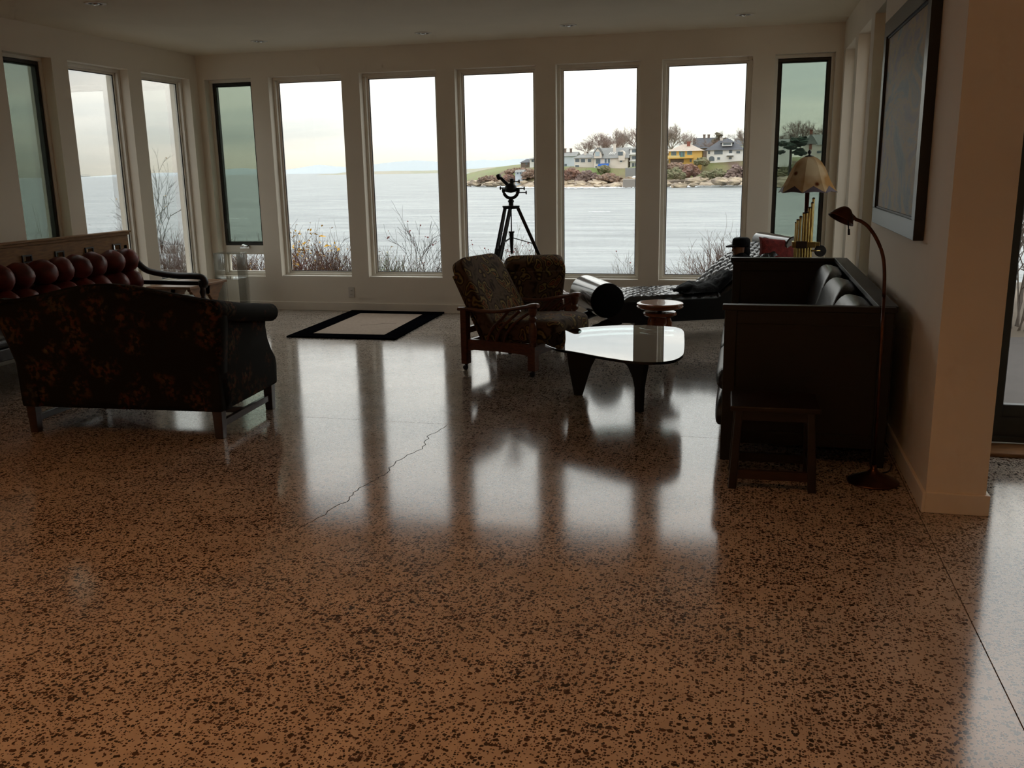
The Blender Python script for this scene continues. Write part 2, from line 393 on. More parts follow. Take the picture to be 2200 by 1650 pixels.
def ball(bm, c, r, nu=16, nv=10, jit=0.0, seed=0, M=None):
    if not isinstance(r, (tuple, list)): r = (r, r, r)
    c = Vector(c); rings = []
    def pt(th, ph):
        d = Vector((math.sin(th) * math.cos(ph), math.sin(th) * math.sin(ph), math.cos(th)))
        k = 1.0 + (jit * mnoise.noise(d * 1.7 + Vector((seed * 3.1, seed * 1.7, 0))) * 2 if jit else 0)
        p = Vector((d.x * r[0] * k, d.y * r[1] * k, d.z * r[2] * k))
        return c + (M @ p if M is not None else p)
    top = bm.verts.new(pt(0, 0)); bot = bm.verts.new(pt(math.pi, 0))
    for i in range(1, nv):
        rings.append([bm.verts.new(pt(math.pi * i / nv, 2 * math.pi * k / nu)) for k in range(nu)])
    for k in range(nu):
        bm.faces.new((top, rings[0][k], rings[0][(k + 1) % nu]))
        bm.faces.new((bot, rings[-1][(k + 1) % nu], rings[-1][k]))
    for a, b in zip(rings[:-1], rings[1:]):
        for k in range(nu): bm.faces.new((a[k], b[k], b[(k + 1) % nu], a[(k + 1) % nu]))
def pillow(bm, c, size, e=0.35, nu=28, nv=16, M=None, e2=0.55, e3=0.75):
    c = Vector(c); hx, hy, hz = size[0] / 2, size[1] / 2, size[2] / 2
    sp = lambda v, p: math.copysign(abs(v) ** p, v)
    def pt(th, ph):
        st = max(0.0, math.sin(th))
        p = Vector((hx * sp(st, e2) * sp(math.cos(ph), e), hy * sp(st, e2) * sp(math.sin(ph), e), hz * sp(math.cos(th), e3)))
        return c + (M @ p if M is not None else p)
    top = bm.verts.new(pt(0, 0)); bot = bm.verts.new(pt(math.pi, 0)); rings = []
    for i in range(1, nv):
        rings.append([bm.verts.new(pt(math.pi * i / nv, 2 * math.pi * k / nu)) for k in range(nu)])
    for k in range(nu):
        bm.faces.new((top, rings[0][k], rings[0][(k + 1) % nu]))
        bm.faces.new((bot, rings[-1][(k + 1) % nu], rings[-1][k]))
    for a, b in zip(rings[:-1], rings[1:]):
        for k in range(nu): bm.faces.new((a[k], b[k], b[(k + 1) % nu], a[(k + 1) % nu]))
def obj(name, bm, m, parent=None, smooth=False, bevel=0.0, seg=2, auto=False):
    if bevel:
        bmesh.ops.remove_doubles(bm, verts=bm.verts, dist=1e-6)
        ed = [e for e in bm.edges if len(e.link_faces) == 2 and e.calc_face_angle(0) > 0.5]
        bmesh.ops.bevel(bm, geom=ed, offset=bevel, segments=seg, affect='EDGES', profile=0.6, clamp_overlap=True)
    bmesh.ops.recalc_face_normals(bm, faces=bm.faces)
    me = bpy.data.meshes.new(name); bm.to_mesh(me); bm.free()
    if smooth:
        me.polygons.foreach_set('use_smooth', [True] * len(me.polygons))
        if auto: 
            try: me.set_sharp_from_angle(angle=math.radians(40))
            except Exception: pass
    me.materials.append(m)
    o = bpy.data.objects.new(name, me); COL.objects.link(o)
    if parent is not None: o.parent = parent
    return o
def tag(o, label, cat, group=None, kind=None):
    o['label'] = label; o['category'] = cat
    if group: o['group'] = group
    if kind: o['kind'] = kind
    return o
def thing(name, label, cat, loc=(0, 0, 0), rz=0.0, group=None):
    o = bpy.data.objects.new(name, None); COL.objects.link(o)
    o.empty_display_size = 0.1
    o.location = loc; o.rotation_euler = (0, 0, rz)
    return tag(o, label, cat, group)
def struct(o): o['kind'] = 'structure'; return o
def dup(root, loc, rz, label, parts=True):
    r = root.copy(); COL.objects.link(r); r.location = loc; r.rotation_euler = (0, 0, rz); r['label'] = label
    for ch in list(root.children):
        c = ch.copy(); COL.objects.link(c); c.parent = r
        for g in list(ch.children):
            d = g.copy(); COL.objects.link(d); d.parent = c
    return r
def bez(p, n=12):
    """smooth curve through points (Catmull-Rom)"""
    P = [Vector(q) for q in p]; P = [P[0] * 2 - P[1]] + P + [P[-1] * 2 - P[-2]]; out = []
    for i in range(1, len(P) - 2):
        for k in range(n):
            t = k / n
            out.append(0.5 * ((2 * P[i]) + (P[i + 1] - P[i - 1]) * t + (2 * P[i - 1] - 5 * P[i] + 4 * P[i + 1] - P[i + 2]) * t * t
                              + (3 * P[i] - P[i - 1] - 3 * P[i + 1] + P[i + 2]) * t ** 3))
    out.append(P[-2]); return out

# ================================================================== THE ROOM
CXR = XR + 0.25                     # outer face of the right wall / far side of its near end
YN, XE, YD = -4.5, 5.0, 5.45        # back of the house behind the camera, east wall, garden-door wall
def wall_boxes(bm, fn, a0, a1, z0, z1, holes, t):
    """wall along a with holes (a0,a1,z0,z1); fn maps (a, depth, z) to the world"""
    def blk(p0, p1, q0, q1):
        quadbox(bm, [fn(p0, 0, q0), fn(p1, 0, q0), fn(p1, t, q0), fn(p0, t, q0), fn(p0, 0, q1), fn(p1, 0, q1), fn(p1, t, q1), fn(p0, t, q1)])
    cur = a0
    for h0, h1, b0, b1 in sorted(holes):
        if h0 > cur: blk(cur, h0, z0, z1)
        if b0 > z0: blk(h0, h1, z0, b0)
        if b1 < z1: blk(h0, h1, b1, z1)
        cur = h1
    if cur < a1: blk(cur, a1, z0, z1)
BACK_H = [(-6.0, -5.42), (-5.208, -4.335), (-4.127, -3.253), (-3.046, -2.172), (-1.962, -1.088), (-0.878, -0.004), (0.205, 0.765)]
SIDE_H = [(6.885, 7.462), (7.669, 8.542), (8.754, 9.628)]

floor = struct(obj('floor', (lambda b: (bx(b, XL - .26, XE, YN, D + .26, -0.12, -0.006), b)[1])(B()), mat('slab_bed', (0.06, 0.05, 0.045), 0.9)))
for x0, x1, y0, y1 in ((XL, 0.805, YN, 5.328), (XL, XR + 0.02, 5.332, D + .01), (0.809, XE, YN, YD + .05)):
    b = B(); bx(b, x0, x1, y0, y1, -0.006, 0.0); obj('concrete_slab', b, CONCRETE, floor)
b = B()
pts = [(-1.765, 5.30), (-1.80, 5.05), (-1.76, 4.80), (-1.82, 4.55), (-1.79, 4.32), (-1.85, 4.1), (-1.83, 3.9), (-1.875, 3.63), (-1.90, 3.5)]
rnd = random.Random(3); fine = []
for p, q in zip(pts[:-1], pts[1:]):
    for k in range(6):
        t = k / 6; fine.append((p[0] + (q[0] - p[0]) * t + rnd.uniform(-.012, .012), p[1] + (q[1] - p[1]) * t))
for p, q in zip(fine[:-1], fine[1:]):
    beam(b, (p[0], p[1], 0.0002), (q[0], q[1], 0.0002), 0.004, 0.0006)
obj('hairline_crack', b, mat('crack_dark', (0.03, 0.024, 0.02), 0.9), floor)['label'] = 'thin dark crack in the concrete'

b = B(); prism(b, [(XL - .26, YN - .2), (XE + .2, YN - .2), (XE + .2, YD + .2), (CXR, YD + .2), (CXR, D + .26), (XL - .26, D + .26)], ZC, ZC + .2, lambda a, c, t: (a, c, t)); struct(obj('ceiling', b, CEILP))
b = B(); wall_boxes(b, lambda a, d, z: (a, D + d, z), XL - .26, CXR, -0.1, ZC, [(p, q, ZB, ZT) for p, q in BACK_H], WALL); struct(obj('wall_back', b, WALLP))
b = B(); wall_boxes(b, lambda a, d, z: (XL - d, a, z), YN, D, -0.1, ZC, [(p, q, ZB, ZT) for p, q in SIDE_H] + [(-0.6, 0.6, ZB, ZT), (-2.4, -1.2, ZB, ZT)], WALL); struct(obj('wall_left', b, WALLP))
b = B(); wall_boxes(b, lambda a, d, z: (XR + d, a, z), 4.31, D, -0.1, ZC, [(p, q, ZB, ZT) for p, q in SIDE_H], 0.25); struct(obj('wall_right', b, WALLP))
b = B(); wall_boxes(b, lambda a, d, z: (a, YD + d, z), CXR, XE, -0.1, ZC, [(1.27, 2.27, 0.0, 2.32), (2.55, 4.35, 0.384, 2.32)], 0.2); struct(obj('wall_garden', b, WALLP))
b = B(); bx(b, XE, XE + .2, YN, YD + .2, -0.1, ZC); struct(obj('wall_east', b, WALLP))
b = B(); bx(b, XL - .26, XE + .2, YN - .2, YN, -0.1, ZC); struct(obj('wall_behind', b, WALLP))
# skirting
ZBB, TB = 0.097, 0.016
b = B(); bx(b, XL + TB, XR - TB, D - TB, D, 0, ZBB); struct(obj('baseboard_back', b, TRIMP, bevel=0.003, seg=1))
b = B(); bx(b, XL, XL + TB, YN, D, 0, ZBB); struct(obj('baseboard_left', b, TRIMP, bevel=0.003, seg=1))
b = B(); bx(b, XR - TB, XR, 4.31 - TB, D, 0, ZBB); struct(obj('baseboard_right', b, TRIMP, bevel=0.003, seg=1))
b = B(); bx(b, XR, CXR + TB, 4.31 - TB, 4.31, 0, ZBB); bx(b, CXR, CXR + TB, 4.31, YD, 0, ZBB); struct(obj('baseboard_column', b, TRIMP, bevel=0.003, seg=1))
b = B(); bx(b, CXR + TB, XE, 5.24, YD, 0, 0.022); struct(obj('trim_1', b, mat('oak_threshold', (0.30, 0.14, 0.05), 0.4, var=0.2, stretch=(1, 8, 1)), bevel=0.004, seg=1))

# windows: local x along the wall, y outward, z up
WN = [0]
def frame_ring(bm, x0, x1, y0, y1, z0, z1, w):
    bx(bm, x0, x1, y0, y1, z0, z0 + w); bx(bm, x0, x1, y0, y1, z1 - w, z1)
    bx(bm, x0, x0 + w, y0, y1, z0 + w, z1 - w); bx(bm, x1 - w, x1, y0, y1, z0 + w, z1 - w)
def place(o, loc, rz):
    o.location = loc; o.rotation_euler = (0, 0, rz); return o
def window(loc, rz, a0, a1, kind, crank=1):
    WN[0] += 1
    b = B(); frame_ring(b, a0, a1, 0.10, 0.19, ZB, ZT, 0.032)
    if kind == 'fixed':
        frame_ring(b, a0 + .032, a1 - .032, 0.135, 0.175, ZB + .032, ZT - .032, 0.020)
    else:
        bx(b, a0 + .032, a1 - .032, 0.10, 0.19, 0.645, 0.735)
        frame_ring(b, a0 + .032, a1 - .032, 0.135, 0.175, ZB + .032, 0.645, 0.016)
    w = struct(obj('window_%d' % WN[0], b, FRAMEP, bevel=0.002, seg=1)); place(w, loc, rz)
    if kind == 'fixed':
        b = B(); bx(b, a0 + .05, a1 - .05, 0.152, 0.158, ZB + .05, ZT - .05); obj('pane', b, GLASS, w)
        b = B(); frame_ring(b, a0 + .052, a1 - .052, 0.144, 0.152, ZB + .052, ZT - .052, 0.007); obj('gasket', b, BLKMETAL, w)
        b = B(); bx(b, a0 + .004, a1 - .004, 0.004, 0.10, ZB - .0, ZB + .012); obj('sill_board', b, FRAMEP, w)
    else:
        s0, s1, q0, q1 = a0 + .032, a1 - .032, 0.735, ZT - .032
        b = B(); frame_ring(b, s0, s1, 0.115, 0.165, q0, q1, 0.042); sash = obj('sash', b, SASHB, w, bevel=0.003, seg=1)
        b = B(); bx(b, s0 + .04, s1 - .04, 0.150, 0.156, q0 + .04, q1 - .04); obj('pane', b, GLASS, w)
        b = B(); bx(b, s0 + .03, s1 - .03, 0.108, 0.1095, q0 + .03, q1 - .03); obj('insect_screen', b, SCREEN, w)['label'] = 'grey fly screen'
        b = B(); bx(b, a0 + .046, a1 - .046, 0.152, 0.158, ZB + .046, 0.632); obj('pane', b, GLASS, w)
        xm = (a0 + a1) / 2
        b = B(); bx(b, xm - .06, xm + .06, 0.085, 0.10, 0.70, 0.735); tube(b, [(xm - .045, .075, .728), (xm, .06, .742), (xm + .05, .062, .725)], [.012, .010, .013], 8)
        obj('crank_handle', b, CHROME, w, smooth=True, auto=True)
        xs = s1 - .03 if crank > 0 else s0 + .03
        b = B(); bx(b, xs - .012, xs + .012, 0.098, 0.116, 0.93, 0.99); obj('latch', b, SASHB, w)
    return w
for i, (p, q) in enumerate(BACK_H):
    window((0, D, 0), 0, p, q, 'casement' if i in (0, 6) else 'fixed', -1 if i == 0 else 1)
for i, (p, q) in enumerate(SIDE_H):
    window((XL, 0, 0), math.pi / 2, p, q, 'casement' if i == 0 else 'fixed')
for i, (p, q) in enumerate(SIDE_H):
    window((XR, 0, 0), -math.pi / 2, -q, -p, 'casement' if i == 0 else 'fixed')
for p, q in ((-0.6, 0.6), (-2.4, -1.2)):
    window((XL, 0, 0), math.pi / 2, p, q, 'fixed')
# garden door and the wide window beside it
b = B(); frame_ring(b, 1.275, 2.265, 5.46, 5.60, 0.024, 2.315, 0.03); frame_ring(b, 1.305, 2.235, 5.48, 5.53, 0.05, 2.285, 0.115); bx(b, 1.42, 2.12, 5.48, 5.53, 0.16, 0.235)
door = struct(obj('door_1', b, DOORP, bevel=0.004, seg=1))
b = B(); bx(b, 1.41, 2.13, 5.50, 5.508, 0.23, 2.175); obj('pane', b, GLASS, door)
b = B(); tube(b, [(2.18, 5.475, 1.0), (2.18, 5.43, 1.0), (2.08, 5.425, 1.0)], .011, 8); bx(b, 2.16, 2.20, 5.472, 5.48, .92, 1.08); obj('door_handle', b, CHROME, door, smooth=True, auto=True)
b = B(); frame_ring(b, 2.555, 4.345, 5.50, 5.58, 0.389, 2.315, 0.06); wide = struct(obj('window_20', b, DOORP, bevel=0.003, seg=1))
b = B(); bx(b, 2.61, 4.29, 5.53, 5.536, 0.44, 2.26); obj('pane', b, GLASS, wide)

# ceiling downlights
def downlight(x, y, on, label, group):
    t = thing('ceiling_downlight', label, 'downlight', (x, y, ZC), 0, group)
    b = B(); lathe(b, [(.052, -.001), (.056, -.007), (.080, -.005), (.084, 0.0)], 28); obj('trim_ring', b, FRAMEP, t, smooth=True)
    b = B(); lathe(b, [(.002, -.0015), (.052, -.0035)], 24); obj('recess_disc', b, mat('recess_shade', (.05, .04, .03), .3), t, smooth=True)  # dark disc stands in for the shade inside an open recess
    b = B(); lathe(b, [(.004, -.016), (.022, -.014), (.030, -.008), (.031, -.003)], 20)
    obj('bulb', b, CHROME if not on else mat('bulb_frosted', (.8, .75, .65), .5), t, smooth=True)
    if on:
        ld = bpy.data.lights.new('downlight_lamp', 'SPOT'); ld.energy = LAMP_POWER; ld.color = (1.0, 0.42, 0.14)
        ld.spot_size = math.radians(118); ld.spot_blend = 0.8; ld.shadow_soft_size = 0.05
        lo = bpy.data.objects.new('downlight_lamp', ld); COL.objects.link(lo); lo.parent = t; lo.location = (0, 0, -0.03)
    return t
_G = 'unlit recessed ceiling downlights'
for x, y, lb in ((-4.845, 8.97, 'leftmost recessed downlight in the row along the window wall'),
                 (-3.117, 9.03, 'recessed downlight above the rug by the windows'),
                 (-1.694, 9.04, 'recessed downlight above the tripod and armchairs'),
                 (-0.089, 8.98, 'rightmost recessed downlight, nearest the painting wall'),
                 (-4.95, 6.63, 'recessed downlight at the top edge over the red settee')):
    downlight(x, y, False, lb, _G)
for i, x in enumerate((-4.9, -3.1, -1.35, 0.2)):
    for y in (2.3, 0.0):
        downlight(x, y, True, 'lit recessed downlight, %s from the left in the %s row over the near floor' % (('first', 'second', 'third', 'fourth')[i], 'front' if y > 1 else 'back'), 'lit downlights over the near floor')

# unseen lamps added behind the camera to warm and brighten the walls
for k, x in enumerate((-3.6, -1.9, -0.2)):
    t = thing('fill_ceiling_lamp', ('left', 'middle', 'right')[k] + ' unseen glass fill lamp added behind the camera to warm the walls', 'ceiling lamp', (x, -2.6, ZC + .52), 0, 'added fill lamps behind the camera')
    b = B(); tube(b, [(0, 0, -.52), (0, 0, -.62)], .02, 12); obj('stem', b, CHROME, t)
    b = B(); lathe(b, [(.02, -.60), (.05, -.62), (.06, -.64), (.02, -.645)], 20); obj('cap', b, CHROME, t, smooth=True)
    b = B(); lathe(b, [(.055, -.64), (.10, -.70), (.125, -.80), (.11, -.802), (.09, -.71), (.045, -.648)], 24); obj('glass_shade', b, ACRYL, t, smooth=True)
    ld = bpy.data.lights.new('fill_bulb', 'POINT'); ld.energy = FILL_LAMP_POWER; ld.color = (1.0, 0.52, 0.22); ld.shadow_soft_size = 0.06
    lo = bpy.data.objects.new('fill_bulb', ld); COL.objects.link(lo); lo.parent = t; lo.location = (0, 0, -.70)

# wall socket
t = thing('wall_outlet', 'white wall socket plate below the windows near the rug', 'outlet', (-4.35, D, 0.215))
b = B(); bx(b, -.036, .036, -.007, 0, -.058, .058); pl = obj('plate', b, PLASTICW, t, bevel=0.003)
for z in (-.022, .022):
    b = B(); bx(b, -.017, .017, -.0095, -.006, z - .014, z + .014); s = obj('socket', b, PLASTICW, t, bevel=0.003)
    b = B(); bx(b, -.008, -.005, -.0102, -.0085, z - .006, z + .006); bx(b, .005, .008, -.0102, -.0085, z - .006, z + .006); obj('slot', b, BLKMETAL, s)

# painting on the right wall
t = thing('framed_painting', 'large abstract painting in a deep black frame on the right wall', 'painting', (XR, 5.67, 1.18))
hw, hh, dp = 0.80, 1.215, 0.05
b = B()
for (y0, y1, z0, z1) in ((-hw, hw, 0, .095), (-hw, hw, hh - .095, hh), (-hw, -hw + .095, .095, hh - .095), (hw - .095, hw, .095, hh - .095)):
    bx(b, -dp, -0.001, y0, y1, z0, z1)
obj('frame', b, mat('black_satin_frame', (.012, .012, .012), .32), t, bevel=0.003, seg=1)
b = B(); bx(b, -dp + .016, -.004, -hw + .085, hw - .085, .085, hh - .085); obj('canvas', b, CANVAS, t)
b = B(); frame_ring(b, -hw + .095, hw - .095, -.9, -.88, .095, hh - .095, .012)
for v in b.verts: v.co = Vector((-dp + .010 + (v.co.y + .9) * .3, v.co.x, v.co.z))
obj('inner_slip', b, mat('slip_dark', (.02, .018, .015), .5), t)

# ================================================================== FURNITURE
R = math.radians
XZ = lambda a, b, t: (a, t, b)      # polygon in x,z extruded along y
YZ = lambda a, b, t: (t, a, b)      # polygon in y,z extruded along x
XY = lambda a, b, t: (a, b, t)

# ---- rug
t = thing('area_rug', 'beige rug with a wide black border on the floor under the windows', 'rug', (-3.765, 8.885, 0))
c4 = [(-0.525, -0.835), (0.595, -0.815), (0.53, 0.862), (-0.58, 0.862)]
def inset(P, k):
    c = (sum(p[0] for p in P) / 4, sum(p[1] for p in P) / 4)
    return [(p[0] + math.copysign(k, c[0] - p[0]), p[1] + math.copysign(k, c[1] - p[1])) for p in P]
i4 = inset(c4, 0.19)
b = B()
for k in range(4):
    P = [c4[k], c4[(k + 1) % 4], i4[(k + 1) % 4], i4[k]]
    prism(b, P, 0.0, 0.016, XY)
obj('border', b, RUGBLK, t, bevel=0.004)
b = B(); prism(b, i4, 0.0, 0.013, XY); obj('field', b, RUGBEI, t)
b = B(); beam(b, (-.05, -.13, .0133), (.16, .02, .0133), .006, .001); beam(b, (.16, .02, .0133), (.27, .05, .0133), .006, .001); obj('line_motif', b, mat('rug_line', (.08, .06, .045), .9), t)

# ---- floral camelback loveseat
t = thing('camelback_sofa', 'black floral camelback loveseat on square wooden legs, back to the viewer', 'sofa', (-3.672, 5.089, 0), R(4.1))
top = [(-.74, .80), (-.66, .835), (-.5, .855), (-.32, .89), (-.14, .925), (.02, .938), (.18, .928), (.36, .895), (.52, .868), (.66, .845), (.74, .80)]
nu, nv = 40, 18
def topz(x):
    for (xa, za), (xb, zb) in zip(top[:-1], top[1:]):
        if xa <= x <= xb:
            k = (x - xa) / (xb - xa); k = k * k * (3 - 2 * k) if False else k
            return za + (zb - za) * k
    return top[-1][1]
b = B(); grid = {}
for side in (0, 1):
    for i in range(nu + 1):
        for j in range(nv + 1):
            f = j / nv; wdt = 0.665 + 0.06 * min(1, max(0, (f - .35) / .5))
            if f > .97: wdt -= .012
            x = -wdt + 2 * wdt * i / nu
            z = 0.17 + (topz(x) - 0.17) * f
            lean = -0.375 - 0.10 * f ** 1.3
            rnd_ = 0.055 * (1 - math.sqrt(max(0, 1 - max(0, (f - .90) / .10) ** 2)))
            edge = 0.03 * max(0, (abs(i / nu - .5) * 2 - .95) / .05) ** 2
            y = lean + rnd_ + edge + 0.012 * math.sin(math.pi * f) * -1 if side == 0 else lean + 0.14 - rnd_ - edge
            grid[side, i, j] = b.verts.new((x, y, z))
for i in range(nu):
    for j in range(nv):
        b.faces.new((grid[0, i, j], grid[0, i + 1, j], grid[0, i + 1, j + 1], grid[0, i, j + 1]))
        b.faces.new((grid[1, i, j], grid[1, i, j + 1], grid[1, i + 1, j + 1], grid[1, i + 1, j]))
for i in range(nu):
    for j in (0, nv): b.faces.new((grid[0, i, j], grid[0, i + 1, j], grid[1, i + 1, j], grid[1, i, j]))
for j in range(nv):
    for i in (0, nu): b.faces.new((grid[0, i, j], grid[0, i, j + 1], grid[1, i, j + 1], grid[1, i, j]))
bk = obj('back', b, FLORAL, t, smooth=True)
b = B(); tube(b, bez([(x * .985, -.49 + .02, topz(x) + .002) for x, _ in top], 4), .006, 6); obj('piping', b, FLORAL, bk, smooth=True)
for s in (-1, 1):
    b = B()
    poly = [(-.40, .17), (.395, .17), (.41, .30), (.40, .355), (.345, .42), (.30, .50), (.285, .58), (.30, .655), (-.10, .70), (-.42, .78)]
    prism(b, poly, s * .545, s * .665, YZ); arm = obj('arm', b, FLORAL, t, bevel=.02, seg=3, smooth=True)
    b = B(); pts = bez([(s * .675, -.45, .80), (s * .68, -.28, .765), (s * .68, -.05, .72), (s * .68, .15, .69), (s * .685, .315, .665)], 5)
    tube(b, pts, [.050] + [.058] * (len(pts) - 1), 16); obj('arm_roll', b, FLORAL, arm, smooth=True, auto=True)
    b = B(); lathe(b, [(.001, .012), (.03, .010), (.05, .004), (.056, -.01)], 20, (s * .685, .315, .665), Matrix.Rotation(R(-90), 3, 'X')); obj('scroll_end', b, FLORAL, arm, smooth=True)
b = B(); bx(b, -.65, .65, -.36, .40, .175, .36); obj('seat_base', b, FLORAL, t, bevel=.015)
for s in (-1, 1):
    b = B(); pillow(b, (s * .272, .11, .42), (.545, .62, .15), .22); obj('seat_cushion', b, FLORAL, t, smooth=True)
for sx in (-1, 1):
    for sy in (-1, 1):
        b = B(); beam(b, (sx * .62, sy * .353, .19), (sx * .62, sy * .353, 0.0), .062, .062, .05, .05); obj('leg', b, WOODR, t, bevel=.004)
    b = B(); beam(b, (sx * .62, -.33, .085), (sx * .62, .33, .085), .026, .042); obj('stretcher', b, WOODR, t, bevel=.003)
b = B(); beam(b, (-.61, .0, .085), (.61, .0, .085), .026, .036); obj('stretcher', b, WOODR, t, bevel=.003)

# ---- red tufted settee by the left wall
t = thing('tufted_settee', 'red velvet tufted settee with an oak back rail along the left windows', 'settee', (-5.50, 6.90, 0))
YA, YB = -2.15, 1.08
b = B(); bx(b, -.43, -.385, YA, YB, .905, .995)
sl = sorted(.89 - .39 * k for k in range(7))
edges = [YA] + [e for s in sl for e in (s - .042, s + .042)] + [YB]
edges = [e for e in edges if YA <= e <= YB]
for k in range(0, len(edges) - 1, 2): bx(b, -.43, -.385, edges[k], edges[k + 1], .862, .905)
bx(b, -.43, -.385, YA, YB, .30, .862)
board = obj('back_board', b, WOODOAK, t)
b = B(); bx(b, -.445, -.352, YA - .02, YB + .015, 1.018, 1.034); bx(b, -.435, -.368, YA - .01, YB + .008, .993, 1.018); obj('top_moulding', b, WOODOAK, t, bevel=.004)
for s in sl:
    b = B(); frame_ring(b, s - .055, s + .055, 0, .012, .85, .917, .012)
    for v in b.verts: v.co = Vector((-.385 + v.co.y, v.co.x, v.co.z))
    obj('slot_frame', b, WOODDK, board)
cols = [7.70, 7.49, 7.24, 7.035, 6.805, 6.605, 6.335, 6.125, 5.89, 5.68, 5.45, 5.24, 5.0]
for k, Y_ in enumerate(cols):
    b = B()
    for zc, rz, rx in ((.772, .112, .135), (.575, .110, .155), (.455, .06, .15)):
        ball(b, (-.235 + .05 * (.8 - zc), Y_ - 6.90, zc), (rx, .104, rz), 18, 12, .05, k + zc)
    obj('tufted_roll', b, REDVEL, t, smooth=True)
b = B(); bx(b, -.36, .38, YA + .03, YB - .03, .27, .36); obj('seat_rail', b, WOODDK, t, bevel=.01)
b = B(); pillow(b, (.03, (YA + YB) / 2, .40), (.72, YB - YA - .12, .13), .12, 40, 12); obj('seat_cushion', b, LEATHER, t, smooth=True)
for yy in (YB - .05, YA + .05):
    b = B(); tube(b, bez([(-.36, yy, .84), (-.30, yy, .76), (-.20, yy, .665), (-.08, yy, .628), (.14, yy, .602), (.34, yy, .60), (.43, yy, .585), (.455, yy, .54), (.44, yy, .50)], 5),
              .034, 10, sx=.9, sy=1.0, up=(0, 1, 0)); obj('arm', b, WOODDK, t, smooth=True, auto=True)
    b = B(); beam(b, (-.38, yy, .535), (.40, yy, .53), .035, .04); obj('arm_rail', b, WOODDK, t, bevel=.006)
    b = B(); lathe(b, [(.02, 0), (.028, .03), (.018, .06), (.034, .10), (.036, .18), (.02, .21), (.034, .25), (.04, .33), (.036, .37), (.018, .40), (.032, .44), (.022, .48), (.036, .52), (.03, .56)], 16, (.42, yy, 0)); obj('front_leg', b, WOODDK, t, smooth=True)
    b = B(); beam(b, (-.41, yy, .9), (-.41, yy, 0), .05, .05); obj('rear_leg', b, WOODDK, t, bevel=.004)

# ---- carved wooden bench table in the corner
t = thing('bench_table', 'small brown wooden table with stepped bracket ends beside the red settee', 'table', (-5.64, 8.56, 0))
b = B(); bx(b, -.26, .245, -.36, .34, .428, .455); obj('top', b, mat('brown_oak', (.20, .095, .042), .4, var=.2, stretch=(6, 1, 6)), t, bevel=.004)
poly = [(.30, .428), (.30, .405), (.275, .395), (.262, .37), (.235, .36), (.225, .335), (.195, .325), (.185, .285), (.16, .265), (.15, .0), (.07, .0), (.07, .27), (.02, .33), (-.05, .345), (-.05, .428)]
for x0 in (.185, -.225):
    b = B(); prism(b, poly, x0, x0 + .038, YZ); obj('bracket_end', b, MATS['brown_oak'], t, bevel=.003)
    b = B(); prism(b, [(-p[0] - .02, p[1]) for p in poly], x0, x0 + .038, YZ); obj('bracket_end', b, MATS['brown_oak'], t, bevel=.003)
b = B(); bx(b, -.19, .19, -.12, .10, .12, .14); obj('stretcher', b, MATS['brown_oak'], t)

# ---- clear acrylic stand
t = thing('acrylic_stand', 'clear acrylic stand in the corner in front of the left casement', 'stand', (-5.655, 9.44, 0))
for nm, c in (('side_panel', (-.15, -.138, -.11, .11, 0, .68)), ('side_panel', (.138, .15, -.11, .11, 0, .68)), ('top_panel', (-.15, .15, -.11, .11, .68, .692)),
              ('shelf', (-.138, .138, -.11, .11, .40, .41)), ('back_panel', (-.138, .138, .10, .11, .02, .68))):
    b = B(); bx(b, *c); obj(nm, b, ACRYL, t, bevel=.002)

